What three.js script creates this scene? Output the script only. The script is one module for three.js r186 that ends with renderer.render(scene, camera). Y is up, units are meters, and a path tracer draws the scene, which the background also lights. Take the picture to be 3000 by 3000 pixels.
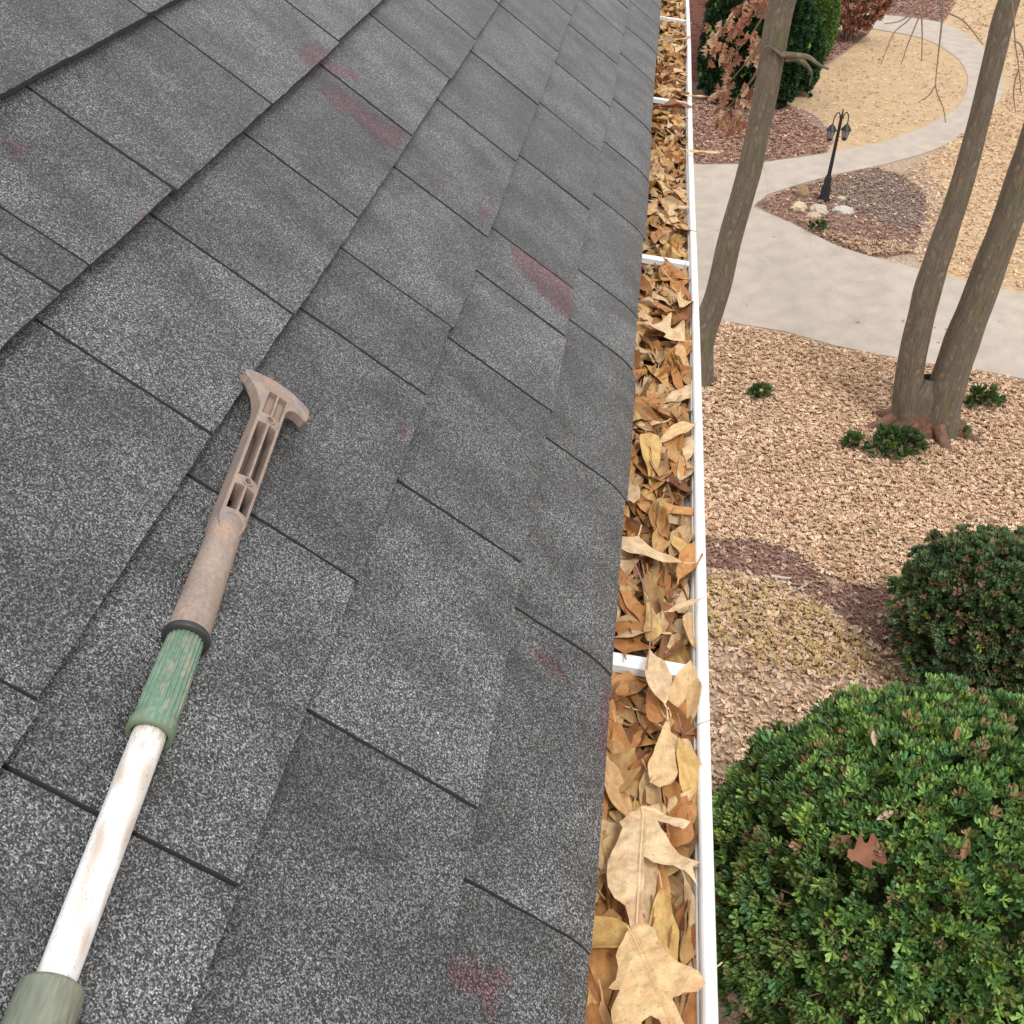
import * as THREE from 'three';
import { mergeGeometries } from 'three/addons/utils/BufferGeometryUtils.js';
import { RoundedBoxGeometry } from 'three/addons/geometries/RoundedBoxGeometry.js';
import { createNoise2D, createNoise3D } from 'simplex-noise';
import { TessellateModifier } from 'three/addons/modifiers/TessellateModifier.js';

// ------------------------------------------------------------------ camera
const EYE = 8;                                  // the eye is 8 m above the garden
const F = 3200;                                 // focal length in photo pixels (3000 x 3000)
const RX = [0.99118, -0.10931, 0.07492], RU = [0.04481, 0.8085, 0.58678], RZ = [-0.12472, -0.57825, 0.80627];
const scene = new THREE.Scene();
const camera = new THREE.PerspectiveCamera(2 * Math.atan(1500 / F) * 180 / Math.PI, 1, 0.02, 900);
camera.position.set(0, EYE, 0);
camera.quaternion.setFromRotationMatrix(new THREE.Matrix4().set(...RX, 0, ...RU, 0, ...RZ, 0, 0, 0, 0, 1));
camera.updateMatrixWorld();

// ------------------------------------------------------------------ sky, sun, exposure
{
  const w = 128, h = 64, d = new Float32Array(w * h * 4), n3 = createNoise3D(rnd(5));
  for (let j = 0; j < h; j++) for (let i = 0; i < w; i++) {
    const up = ((j + 0.5) / h - 0.5) * Math.PI, az = (i + 0.5) / w * Math.PI * 2, y = Math.sin(up), k = (j * w + i) * 4;
    const cloud = 1 + 0.1 * n3(Math.cos(az) * Math.cos(up) * 2, y * 3, Math.sin(az) * Math.cos(up) * 2);
    const L = 1.02 * (0.68 + 0.32 * Math.max(0, y)) * cloud;
    d[k] = L * 0.985; d[k + 1] = L; d[k + 2] = L * 1.02; d[k + 3] = 1;
  }
  const sky = new THREE.DataTexture(d, w, h, THREE.RGBAFormat, THREE.FloatType);
  sky.mapping = THREE.EquirectangularReflectionMapping; sky.magFilter = sky.minFilter = THREE.LinearFilter; sky.needsUpdate = true;
  scene.background = sky; scene.environment = sky;
}
const sun = new THREE.DirectionalLight(new THREE.Color(1, 0.97, 0.92), 1.3);
sun.position.set(9, 30, 7); sun.target.position.set(1.5, 0, -9);
sun.castShadow = true; sun.shadow.radius = 26; sun.shadow.mapSize.set(4096, 4096);
Object.assign(sun.shadow.camera, { left: -22, right: 22, top: 26, bottom: -26, near: 1, far: 90 });
scene.add(sun, sun.target);
const renderer = new THREE.WebGLRenderer({ antialias: true });
renderer.toneMapping = THREE.LinearToneMapping;
renderer.toneMappingExposure = 1.35;
renderer.shadowMap.enabled = true; renderer.shadowMap.type = THREE.PCFSoftShadowMap;

// ------------------------------------------------------------------ helpers
function rnd(a) { return () => { a |= 0; a = a + 0x6D2B79F5 | 0; let t = Math.imul(a ^ a >>> 15, 1 | a); t = t + Math.imul(t ^ t >>> 7, 61 | t) ^ t; return ((t ^ t >>> 14) >>> 0) / 4294967296; }; }
const R = rnd(77), rr = (a, b) => a + (b - a) * R(), gauss = () => (R() + R() + R() + R() - 2) * 1.0;
const N2 = createNoise2D(rnd(11)), N3 = createNoise3D(rnd(12));
const fbm = (x, y, o = 4) => { let s = 0, a = 0.5, f = 1; for (let i = 0; i < o; i++) { s += a * N2(x * f + i * 7.3, y * f - i * 3.1); a *= 0.5; f *= 2.03; } return s; };
const V = (x, y, z) => new THREE.Vector3(x, y, z);
const dot = (a, b) => a[0] * b[0] + a[1] * b[1] + a[2] * b[2];
function ray(px, py) { const v = [px - 1500, 1500 - py, -F]; return [dot(RX, v), dot(RU, v), dot(RZ, v)]; }
const ground = (px, py, y = 0) => { const q = ray(px, py), k = (y - EYE) / q[1]; return V(q[0] * k, y, q[2] * k); };
const atZ = (px, py, z) => { const q = ray(px, py), k = z / q[2]; return V(q[0] * k, EYE + q[1] * k, z); };
const pxSize = (p) => { const v = [p.x, p.y - EYE, p.z]; return -(RX[2] * v[0] + RU[2] * v[1] + RZ[2] * v[2]) / F; };   // metres per photo pixel at a point
// the roof plane: s runs down the slope from the first traced course line, h is height above the plane
const RP = [-0.51704, EYE - 0.27163], RT = [0.78405, -0.6207], RN = [0.6207, 0.78405];
const roofAt = (s, z, h = 0) => V(RP[0] + RT[0] * s + RN[0] * h, RP[1] + RT[1] * s + RN[1] * h, z);
const roofPx = (px, py, h = 0) => { const q = ray(px, py), k = (-0.533894 + h) / (q[0] * RN[0] + q[1] * RN[1]); return { s: (q[0] * k - RP[0]) * RT[0] + (q[1] * k + EYE - RP[1]) * RT[1], z: q[2] * k }; };

const used = {};
function numbered(n) { const k = used[n] = (used[n] ?? -1) + 1; return k ? n + '_' + String(k).padStart(3, '0') : n; }
function tag(o, label, category, group, kind) { if (label) o.userData.label = label; if (category) o.userData.category = category; if (group) o.userData.group = group; if (kind) o.userData.kind = kind; return o; }
function shade(o) { o.castShadow = o.receiveShadow = true; return o; }
function thing(name, label, category, pos, group) { const o = new THREE.Group(); o.name = numbered(name); if (pos) o.position.copy(pos); scene.add(o); return tag(o, label, category, group); }
function mesh(name, geo, mat, parent = scene) { const o = shade(new THREE.Mesh(geo, mat)); o.name = parent === scene ? numbered(name) : name; parent.add(o); return o; }
const lin = (r, g, b) => new THREE.Color().setRGB(r, g, b);
function mat(c, rough = 0.8, extra = {}) { return new THREE.MeshPhysicalMaterial({ color: c, roughness: rough, side: THREE.DoubleSide, ...extra }); }
function tex(w, h, fn, { srgb = true, repeat = 1 } = {}) {
  const d = new Uint8Array(w * h * 4), o = [0, 0, 0];
  for (let j = 0; j < h; j++) for (let i = 0; i < w; i++) { fn(i / w, j / h, o, i, j); const k = (j * w + i) * 4; for (let c = 0; c < 3; c++) { let v = Math.min(1, Math.max(0, o[c])); if (srgb) v = v <= 0.0031308 ? v * 12.92 : 1.055 * v ** (1 / 2.4) - 0.055; d[k + c] = v * 255; } d[k + 3] = 255; }
  const t = new THREE.DataTexture(d, w, h); t.wrapS = t.wrapT = THREE.RepeatWrapping; t.magFilter = THREE.LinearFilter; t.minFilter = THREE.LinearMipmapLinearFilter; t.generateMipmaps = true;
  if (srgb) t.colorSpace = THREE.SRGBColorSpace; t.repeat.set(repeat, repeat); t.needsUpdate = true; return t;
}
// tileable fbm on a unit square
const TN = (u, v, f, seed = 0) => { const a = u * 6.28318, b = v * 6.28318, r = f / 6.28318; return 0.5 * (N3(Math.cos(a) * r + seed, Math.sin(a) * r, Math.cos(b) * r) + N3(Math.sin(b) * r + seed, Math.cos(a) * r + 9, Math.sin(a + b) * r)); };
function geoFrom(pos, idx, uv, col) {
  const g = new THREE.BufferGeometry(); g.setAttribute('position', new THREE.Float32BufferAttribute(pos, 3));
  if (uv) g.setAttribute('uv', new THREE.Float32BufferAttribute(uv, 2)); if (col) g.setAttribute('color', new THREE.Float32BufferAttribute(col, 3));
  g.setIndex(idx); g.computeVertexNormals(); return g;
}
function tube(pts, radii, seg = 40, sides = 12, wob = 0, vScale = 1) {   // a tapered, slightly uneven limb
  const curve = new THREE.CatmullRomCurve3(pts), fr = curve.computeFrenetFrames(seg), L = curve.getLength(), pos = [], idx = [], uv = [];
  for (let i = 0; i <= seg; i++) {
    const t = i / seg, c = curve.getPointAt(t), f = t * (radii.length - 1), k = Math.min(radii.length - 2, Math.floor(f)), r = radii[k] + (radii[k + 1] - radii[k]) * (f - k);
    for (let j = 0; j <= sides; j++) {
      const a = j / sides * Math.PI * 2, jj = j % sides, w = 1 + wob * N3(Math.cos(a) * 1.3 + pts[0].x, Math.sin(a) * 1.3 + pts[0].z, t * L * 1.2);
      const n = fr.normals[i].clone().multiplyScalar(Math.cos(a)).addScaledVector(fr.binormals[i], Math.sin(a));
      c.clone().addScaledVector(n, r * w).toArray(pos, pos.length); uv.push(j / sides * 6.28 * radii[0] * vScale, t * L * vScale);
      if (i < seg && j < sides) { const q = i * (sides + 1) + j; idx.push(q, q + 1, q + sides + 1, q + 1, q + sides + 2, q + sides + 1); }
    }
  }
  return geoFrom(pos, idx, uv);
}
function instanced(name, geo, material, list, parent) {   // list of [matrix, colour]
  const m = new THREE.InstancedMesh(geo, material, list.length); m.name = parent ? name : numbered(name);
  list.forEach(([x, c], i) => { m.setMatrixAt(i, x); if (c) m.setColorAt(i, c); }); shade(m); (parent ?? scene).add(m); return m;
}
const MX = (p, e, s) => new THREE.Matrix4().compose(p, new THREE.Quaternion().setFromEuler(new THREE.Euler(...e)), typeof s === 'number' ? V(s, s, s) : s);

// ------------------------------------------------------------------ garden ground
const SOIL = mat(lin(1, 1, 1), 0.95, { vertexColors: true });
const litterTex = tex(1024, 1024, (u, v, o, i, j) => { const a = TN(u, v, 46, 1), b = TN(u, v, 90, 4), c = TN(u, v, 9, 8), k = 0.33 + 0.16 * a + 0.13 * b + 0.05 * c; o[0] = k * 1.12; o[1] = k * 0.81; o[2] = k * 0.56; });
const litterMat = mat(lin(1, 1, 1), 0.95, { map: litterTex });
const lawnTex = tex(1024, 1024, (u, v, o) => { const a = TN(u, v, 60, 21), b = TN(u, v, 120, 24), c = TN(u, v, 7, 28), k = 0.41 + 0.08 * a + 0.09 * b + 0.06 * c, g = 0.5 + 0.5 * TN(u, v, 5, 33); o[0] = k * 1.16; o[1] = k * (0.79 + 0.04 * g); o[2] = k * (0.5 - 0.08 * g); });
const lawnMat = mat(lin(1, 1, 1), 0.95, { map: lawnTex });
const mulchTex = tex(512, 512, (u, v, o) => { const a = TN(u, v, 50, 41), b = TN(u, v, 110, 44), k = 0.21 + 0.08 * a + 0.08 * b; o[0] = k * 1.3; o[1] = k * 0.82; o[2] = k * 0.68; });
const mulchMat = mat(lin(1, 1, 1), 0.95, { map: mulchTex });
const greyMulchMat = mat(lin(0.95, 1.25, 1.3), 0.95, { map: mulchTex });
const concTex = tex(1024, 1024, (u, v, o) => { const k = 0.4 + 0.06 * TN(u, v, 5, 51) + 0.025 * TN(u, v, 18, 54) + 0.02 * TN(u, v, 120, 57), w = 0.5 + 0.5 * TN(u, v, 4, 59); o[0] = k * 1.1; o[1] = k * (0.915 + 0.01 * w); o[2] = k * (0.755 + 0.03 * w); });
const concMat = mat(lin(1, 1, 1), 0.9, { map: concTex });
function flat(pts, y, tile, thick = 0) {            // a sheet (or slab) on the ground whose outline is traced
  const sh = new THREE.Shape(pts.map((p) => new THREE.Vector2(p.x, -p.z)));
  const g = thick ? new THREE.ExtrudeGeometry(sh, { depth: thick, bevelEnabled: false }) : new THREE.ShapeGeometry(sh);
  g.rotateX(-Math.PI / 2); g.translate(0, y - thick, 0);
  const p = g.attributes.position, uv = g.attributes.uv; for (let i = 0; i < p.count; i++) uv.setXY(i, p.getX(i) / tile, p.getZ(i) / tile);
  return g;
}
const G = (...l) => l.map(([x, y]) => ground(x, y));
const smooth = (pts, n = 60, closed = false) => new THREE.CatmullRomCurve3(pts, closed).getPoints(n);
{
  const g = new THREE.PlaneGeometry(600, 600); g.rotateX(-Math.PI / 2); const uv = g.attributes.uv; for (let i = 0; i < uv.count; i++) uv.setXY(i, uv.getX(i) * 240, uv.getY(i) * 240);
  tag(mesh('ground', g, litterMat), 'tan ground covered with fallen leaves and bark beneath the trees', 'ground', null, 'structure');
}
const pathOuter = G([2440, 20], [2510, 38], [2650, 52], [2765, 71], [2874, 136], [2930, 217], [2935, 283], [2874, 348], [2765, 429], [2586, 484], [2439, 516], [2298, 556], [2200, 590]);
const pathInner = G([2430, 80], [2559, 87], [2700, 114], [2798, 168], [2833, 222], [2828, 275], [2800, 322], [2738, 359], [2586, 418], [2423, 451], [2238, 478], [2053, 484]);
const driveUp = G([2200, 590], [2205, 609], [2330, 663], [2450, 723], [2548, 753], [2705, 793], [2841, 831], [3000, 864], [3400, 980]);
const driveLow = G([2118, 943], [2298, 973], [2450, 1016], [2597, 1045], [2711, 1066], [2841, 1082], [3000, 1113], [3400, 1200]);
{
  const left = -0.5, z0 = ground(2053, 484).z, z1 = ground(2118, 943).z;
  const drive = [V(left, 0, z0), ground(2053, 484), ...smooth([ground(2053, 484), ground(2140, 484), ground(2238, 478)], 8).slice(1), ground(2250, 570), ...driveUp.slice(1), ...driveLow.slice().reverse(), V(left, 0, z1 + 0.6)];
  tag(mesh('driveway', flat(drive, 0.02, 3, 0.12), concMat), 'pale concrete driveway running from the house past the double-trunked tree', 'driveway', null, 'structure');
  const po = smooth(pathOuter), pi = smooth(pathInner.slice(0, -1));
  tag(mesh('garden_path', flat([...po.slice(0, 60), ground(2250, 569.5), ground(2238, 478.5), ...pi.slice(0, 60).reverse()], 0.026, 3, 0.12), concMat), 'curved pale concrete path looping round the dry lawn', 'path', null, 'structure');
  const lawn = [...smooth(pathInner.slice(1, -2)), ...smooth(G([2423, 449], [2440, 405], [2380, 335], [2300, 300], [2360, 235], [2450, 175], [2520, 120]), 30)];
  tag(mesh('lawn', flat(lawn, 0.008, 3), lawnMat), 'dry straw coloured lawn inside the loop of the path', 'lawn', null, 'structure');
  const lawn2 = [...smooth(pathOuter.slice(3, -4)), ...G([2700, 470], [2760, 560], [2780, 700], [2720, 792]), ...driveUp.slice(5), ...G([3400, 200], [3300, -60], [2780, -40])];
  tag(mesh('lawn', flat(lawn2, 0.008, 3), lawnMat), 'dry straw coloured lawn outside the path, strewn with leaves', 'lawn', null, 'structure');
  const bedA = smooth(G([1990, 483], [2238, 476], [2423, 449], [2440, 400], [2380, 330], [2300, 298], [2360, 230], [2450, 170], [2545, 92], [2430, 84], [2250, 60], [1990, 60]), 90, true);
  tag(mesh('mulch_bed', flat(bedA, 0.004, 1.6), mulchMat), 'reddish brown mulch bed beneath the evergreen shrubs by the brick wall', 'mulch bed', null, 'structure');
  const bedB = smooth(G([2210, 598], [2300, 562], [2439, 522], [2570, 492], [2650, 525], [2702, 565], [2716, 600], [2692, 675], [2672, 735], [2600, 752], [2548, 747], [2450, 715], [2330, 655]), 90, true);
  tag(mesh('mulch_bed', flat(bedB, 0.005, 1.6), mulchMat), 'wedge shaped mulch bed round the lamp post between path and driveway', 'mulch bed', null, 'structure');
  const bedG = smooth(G([2420, 560], [2480, 525], [2572, 497], [2645, 528], [2698, 568], [2708, 600], [2688, 660], [2640, 690], [2560, 640], [2470, 610]), 80, true);
  tag(mesh('gravel_patch', flat(bedG, 0.0095, 1.6), greyMulchMat), 'greyish weathered patch of mulch beside the lamp post', 'mulch bed', null, 'structure');
  const bedC = smooth(G([2040, 1585], [2200, 1578], [2330, 1615], [2440, 1712], [2600, 1730], [2720, 1720], [3000, 1800], [3000, 2080], [2800, 2080], [2680, 1930], [2560, 1880], [2440, 1775], [2260, 1680], [2040, 1650]), 90, true);
  tag(mesh('mulch_bed', flat(bedC, 0.006, 1.3), mulchMat), 'dark purplish mulch strip running to the round clipped bush', 'mulch bed', null, 'structure');
  const bedD = smooth(G([2460, 36], [2640, 48], [2765, 66], [2800, 20], [2800, -40], [2440, -40]), 60, true);
  tag(mesh('mulch_bed', flat(bedD, 0.004, 1.6), mulchMat), 'brown mulch bed beyond the far end of the path', 'mulch bed', null, 'structure');
}

// ------------------------------------------------------------------ leaves
function leafGeo({ len = 1, wide = 0.3, lobes = 0, curl = 0.2, bend = 0.2, twist = 0, nu = 18, nv = 2, seed = 1, stem = 0.14, depth = 0.6, shear = 0.5, blunt = 0 }) {
  const pos = [], idx = [], uv = [], r = rnd(seed), ph = r() * 6, asy = (r() - 0.5) * 0.2, M = 2 * nv + 1;
  for (let i = 0; i <= nu; i++) {
    const t = i / nu;
    for (let j = 0; j < M; j++) {
      const e = (j - nv) / nv, side = Math.sign(e), a = Math.abs(e);
      let w = Math.pow(Math.sin(Math.PI * Math.pow(t, blunt ? 1.7 : 0.95)), blunt ? 0.75 : 0.9) * wide;
      if (blunt) w = wide * Math.pow(t, 0.9) * Math.sqrt(Math.max(0, 1 - Math.pow(Math.max(0, (t - 0.62) / 0.38), 2))) + 0.012;
      if (lobes) { const q = (t * lobes + 0.1 + side * asy) % 1, l = Math.pow(Math.abs(Math.sin(Math.PI * q)), 2.1); const prof = 0.35 + 1.05 * Math.sin(Math.PI * Math.min(1, t * 0.92 + 0.1)); w = wide * prof * ((1 - depth) * (1 - t * 0.3) + depth * l) * (t > 0.97 ? 0.25 : 1); if (t < 0.06) w *= t / 0.06; }
      w = Math.max(w, 0.006) * (1 + 0.05 * Math.sin(t * 19 + ph * (1 + side)));
      const x = e * w, y = t + (lobes ? shear * Math.abs(x) * (1 - t) : 0);
      const z = curl * x * x / Math.max(wide, 0.05) + bend * (t - 0.5) * (t - 0.5) + 0.02 * Math.sin(t * 13 + ph + e * 2) * a + twist * (t - 0.5) * x;
      pos.push(x * len, (y - 0.5) * len, z * len); uv.push(0.5 + 0.5 * x / Math.max(wide * 1.4, 0.05), t);
      if (i < nu && j < M - 1) { const q = i * M + j; idx.push(q, q + 1, q + M, q + 1, q + M + 1, q + M); }
    }
  }
  const g = geoFrom(pos, idx, uv), parts = [g];
  if (stem) {
    const z0 = bend * 0.25 * len, st = tube([V(0, -0.48 * len, z0), V(0.01 * len, (-0.5 - stem * 0.5) * len, z0 + 0.02 * len), V(0.03 * len, (-0.5 - stem) * len, z0 + 0.05 * len)], [0.012 * len, 0.008 * len], 4, 5);
    const p = st.attributes.uv; for (let i = 0; i < p.count; i++) p.setXY(i, 0.5, 0.5); parts.push(st);
  }
  return stem ? mergeGeometries(parts) : g;
}
function leafTex(c, seed, vein = 1.25, spots = 0.2) {
  return tex(256, 256, (u, v, o) => {
    const x = (u - 0.5) * 2, a = Math.abs(x), q = (v * 9 - a * 2.2) % 1, side = Math.abs(((q + 1) % 1) - 0.5) * 2;
    let k = 1 + 0.16 * N2(u * 4 + seed, v * 5) + 0.1 * N2(u * 14, v * 17 + seed) + 0.08 * N2(u * 60 + seed, v * 60);
    const brown = Math.max(0, N2(u * 3.1 - seed, v * 3.7) - 0.15) * 0.7;
    if (N2(u * 26 + seed * 3, v * 26) > 0.83 && spots) k *= 1 - spots * 2.2;
    const ve = a < 0.014 ? vein : a < 0.034 ? 0.86 : side > 0.95 ? 0.88 : 1;
    o[0] = c[0] * k * ve * (1 - 0.25 * brown); o[1] = c[1] * k * ve * (1 - 0.5 * brown); o[2] = c[2] * k * ve * (1 - 0.65 * brown);
  });
}
const leafCols = [[0.56, 0.33, 0.145], [0.63, 0.42, 0.21], [0.5, 0.245, 0.08], [0.4, 0.17, 0.05], [0.56, 0.36, 0.125], [0.62, 0.44, 0.255], [0.25, 0.1, 0.04], [0.46, 0.27, 0.1]];
const leafWords = ['tan', 'sandy', 'orange-brown', 'rust-brown', 'yellowish', 'cream', 'dark brown', 'golden brown'];
const leafMats = leafCols.map((c, i) => { const t = leafTex(c, i * 3.7 + 1); return mat(lin(1, 1, 1), 0.62, { map: t, bumpMap: t, bumpScale: 0.0006, transmission: 0.0 }); });
const litterCols = leafCols.map((c) => lin(...c));
const dryCols = [[0.7, 0.5, 0.34], [0.6, 0.41, 0.27], [0.78, 0.58, 0.42], [0.5, 0.33, 0.2], [0.67, 0.47, 0.31], [0.74, 0.55, 0.4], [0.4, 0.25, 0.15], [0.6, 0.42, 0.28]].map((c) => lin(...c)), straw = [[0.58, 0.41, 0.18], [0.64, 0.46, 0.24], [0.5, 0.36, 0.14], [0.66, 0.48, 0.3]].map((c) => lin(...c)), chipCols = [[0.34, 0.19, 0.14], [0.39, 0.23, 0.175], [0.27, 0.14, 0.1], [0.44, 0.29, 0.22], [0.35, 0.185, 0.14]].map((c) => lin(...c)), greyCols = [[0.38, 0.32, 0.28], [0.32, 0.26, 0.22], [0.45, 0.39, 0.34], [0.26, 0.18, 0.15]].map((c) => lin(...c));

// leaf litter over the garden
{
  const polys = [pathOuter, driveLow]; void polys;
  const inPoly = (p, poly) => { let c = false; for (let i = 0, j = poly.length - 1; i < poly.length; j = i++) { const a = poly[i], b = poly[j]; if ((a.z > p.z) !== (b.z > p.z) && p.x < (b.x - a.x) * (p.z - a.z) / (b.z - a.z) + a.x) c = !c; } return c; };
  const geos = [leafGeo({ wide: 0.2, nu: 4, nv: 1, curl: 0.9, bend: 0.7, seed: 3, stem: 0 }), leafGeo({ wide: 0.26, nu: 6, nv: 1, lobes: 3, depth: 0.6, curl: 1.2, bend: 0.9, seed: 4, stem: 0 }), leafGeo({ wide: 0.16, nu: 4, nv: 1, curl: -1, bend: -0.6, twist: 0.6, seed: 9, stem: 0 })];
  const matte = mat(lin(1, 1, 1), 0.9), lists = [[], [], []];
  const put = (p, lo, hi, pale, pal) => { const s = rr(lo, hi), c = pal[Math.floor(R() * pal.length)].clone().multiplyScalar(pale * rr(0.75, 1.12)); p.y += rr(0.014, 0.035); lists[Math.floor(R() * 3)].push([MX(p, [-Math.PI / 2 + gauss() * 0.36, gauss() * 0.36, R() * 6.28], s), c]); };
  const zone = (poly, n, lo, hi, pale, holes = [], pal = dryCols) => {
    const pts = G(...poly), b = new THREE.Box3().setFromPoints(pts); let made = 0, tries = 0;
    while (made < n && tries++ < n * 6) { const p = V(rr(b.min.x, b.max.x), 0, rr(b.min.z, b.max.z)); if (!inPoly(p, pts)) continue; if (holes.some((h) => inPoly(p, h))) continue; made++; put(p, lo, hi, pale, pal); }
  };
  const band = G([2040, 1590], [2200, 1582], [2330, 1620], [2440, 1718], [2600, 1740], [3000, 1830], [3000, 2050], [2680, 1920], [2560, 1870], [2440, 1770], [2260, 1675], [2040, 1645]);
  const strip = [[2040, 1585], [2200, 1585], [2330, 1622], [2440, 1715], [2600, 1725], [3000, 1820], [3000, 2090], [2680, 1950], [2560, 1890], [2440, 1785], [2260, 1690], [2040, 1660]];
  zone([[1960, 935], [2118, 950], [2298, 982], [2450, 1024], [2597, 1052], [2711, 1073], [2841, 1089], [3000, 1120], [3400, 1210], [3400, 2000], [3000, 2020], [2600, 1760], [2300, 1640], [1980, 1600]], 52000, 0.045, 0.105, 1.1, [G(...strip)]);
  zone([[1960, 1660], [2260, 1690], [2440, 1785], [2560, 1890], [2700, 1960], [3000, 2300], [2400, 2900], [1960, 2900]], 6500, 0.055, 0.11, 1.0); zone([[2060, 1690], [2260, 1712], [2430, 1800], [2560, 1910], [2500, 1990], [2250, 1960], [2060, 1850]], 1100, 0.06, 0.12, 0.95, [], straw);
  zone(strip, 5200, 0.03, 0.07, 0.95, [], chipCols); zone(strip, 420, 0.05, 0.1, 0.9);
  zone([[2740, 445], [2874, 360], [2945, 290], [3000, 150], [3400, 200], [3400, 970], [3000, 855], [2705, 785], [2672, 735], [2720, 600], [2650, 500]], 15000, 0.05, 0.1, 1.14);
  zone([[2430, 440], [2586, 412], [2738, 352], [2820, 280], [2820, 220], [2700, 122], [2560, 100], [2400, 240], [2320, 300]], 1300, 0.05, 0.1, 1.15);
  const lampBed = [[2208, 600], [2300, 560], [2440, 520], [2570, 490], [2655, 522], [2708, 562], [2722, 602], [2698, 680], [2676, 742], [2600, 757], [2548, 752], [2450, 718], [2330, 658]];
  zone(lampBed, 7000, 0.035, 0.08, 1.05, [], chipCols); zone([[2420, 560], [2480, 525], [2572, 492], [2650, 524], [2704, 566], [2714, 600], [2690, 665], [2640, 690], [2560, 640], [2470, 610]], 5200, 0.035, 0.08, 1.05, [], greyCols); zone(lampBed, 500, 0.08, 0.13, 0.95);
  zone([[2330, 640], [2480, 700], [2660, 720], [2670, 742], [2548, 750], [2400, 690]], 700, 0.08, 0.13, 0.95);
  const wallBed = [[1985, 290], [2050, 300], [2300, 305], [2430, 405], [2420, 447], [2238, 474], [2050, 482], [1985, 482]];
  zone(wallBed, 6400, 0.05, 0.12, 1.15, [], chipCols); zone(wallBed, 700, 0.08, 0.13, 0.95);
  zone([[2300, 300], [2400, 200], [2550, 95], [2430, 85], [2250, 100]], 3500, 0.06, 0.13, 1.15, [], chipCols); zone([[2470, 36], [2640, 46], [2765, 64], [2800, 10], [2780, -30], [2460, -30]], 3000, 0.07, 0.14, 1.1, [], chipCols);
  zone([[2780, -30], [2790, 70], [2890, 140], [2950, 230], [3300, 200], [3300, -60]], 2500, 0.08, 0.13, 1.1);
  zone([[2200, 610], [2700, 800], [3000, 870], [3000, 1110], [2450, 1010], [2118, 940], [2060, 700]], 14, 0.06, 0.1, 0.8);
  lists.forEach((l, i) => tag(instanced('fallen_leaf_litter', geos[i], matte, l), ['tan fallen leaves carpeting the ground under the trees', 'lobed tan fallen leaves scattered over the garden ground', 'narrow curled tan leaves scattered over the garden ground'][i], 'leaf litter', null, 'stuff'));
}

// ------------------------------------------------------------------ the house we stand at: roof of shingle tabs
const TILE = 0.76;
let granCol, granBump;
{
  const n = 2048, cell = 2.55, m = Math.round(n / cell), r = rnd(31), cx = new Float32Array(m * m), cy = cx.slice(), cb = cx.slice(), S = n / m;
  for (let i = 0; i < m * m; i++) { cx[i] = (i % m + r()) * S; cy[i] = (Math.floor(i / m) + r()) * S; const q = r(); cb[i] = q < 0.42 ? 0.01 + 0.03 * r() : q < 0.85 ? 0.075 + 0.14 * r() : 0.27 + 0.22 * r(); }
  const hgt = new Float32Array(n * n), out = [0, 0, 0];
  granCol = tex(n, n, (u, v, o, i, j) => {
    const gi = Math.floor(i / S), gj = Math.floor(j / S); let best = 1e9, next = 1e9, b = 0;
    for (let dj = -1; dj < 2; dj++) for (let di = -1; di < 2; di++) { const a = (gi + di + m) % m, c = (gj + dj + m) % m, k = c * m + a; let dx = cx[k] - i, dy = cy[k] - j; if (dx > n / 2) dx -= n; if (dx < -n / 2) dx += n; if (dy > n / 2) dy -= n; if (dy < -n / 2) dy += n; const q = dx * dx + dy * dy; if (q < best) { next = best; best = q; b = cb[k]; } else if (q < next) next = q; }
    const seam = Math.min(1, (Math.sqrt(next) - Math.sqrt(best)) / 0.6); b = 0.012 + (b - 0.012) * seam;   // bitumen between the granules
    hgt[j * n + i] = Math.max(0, 1 - Math.sqrt(best) / 2.6) * (0.55 + 1.2 * b);
    o[0] = b; o[1] = b * 1.0; o[2] = b * 1.005;
  });
  granBump = tex(n, n, (u, v, o, i, j) => { o[0] = o[1] = o[2] = hgt[j * n + i]; }, { srgb: false }); void out;
}
const shingleMat = mat(lin(1.12, 1.12, 1.12), 0.42, { map: granCol, bumpMap: granBump, bumpScale: 0.0016, vertexColors: true });
const houseThing = thing('house', 'brick house with a steep grey shingle roof above the leaf-filled gutter', 'house', V(0, 0, 0));
const deckMat = mat(lin(0.09, 0.088, 0.085), 0.95), edgeMat = mat(lin(0.06, 0.059, 0.058), 0.95);   // asphalt felt and cut asphalt, with the shade of the gaps painted into the colour
const Z0 = 0.9, Z1 = -6.6;
const drop = (s) => s > 0.655 ? 4.2 * (s - 0.655) ** 2 : 0;
let roofDeck;
{
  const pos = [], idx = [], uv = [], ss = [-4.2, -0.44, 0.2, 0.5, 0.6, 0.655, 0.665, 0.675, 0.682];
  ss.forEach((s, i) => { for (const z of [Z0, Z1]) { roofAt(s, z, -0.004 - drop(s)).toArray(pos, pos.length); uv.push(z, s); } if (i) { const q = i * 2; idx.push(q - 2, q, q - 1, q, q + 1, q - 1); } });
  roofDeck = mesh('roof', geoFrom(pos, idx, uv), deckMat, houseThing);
  const g = new THREE.PlaneGeometry(3.75, Z0 - Z1); const p = [], c = [], u2 = [];
  [[-4.2, Z0], [-4.2, Z1], [-0.43, Z0], [-0.43, Z1]].forEach(([s, z]) => { roofAt(s, z, 0.004).toArray(p, p.length); c.push(1, 1, 1); u2.push(z / TILE, s / TILE); }); void g;
  mesh('upper_shingle_field', geoFrom(p, [0, 2, 1, 2, 3, 1], u2, c), shingleMat, houseThing);
}
const E_ = 0.143, EAVE = 0.694;
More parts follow.
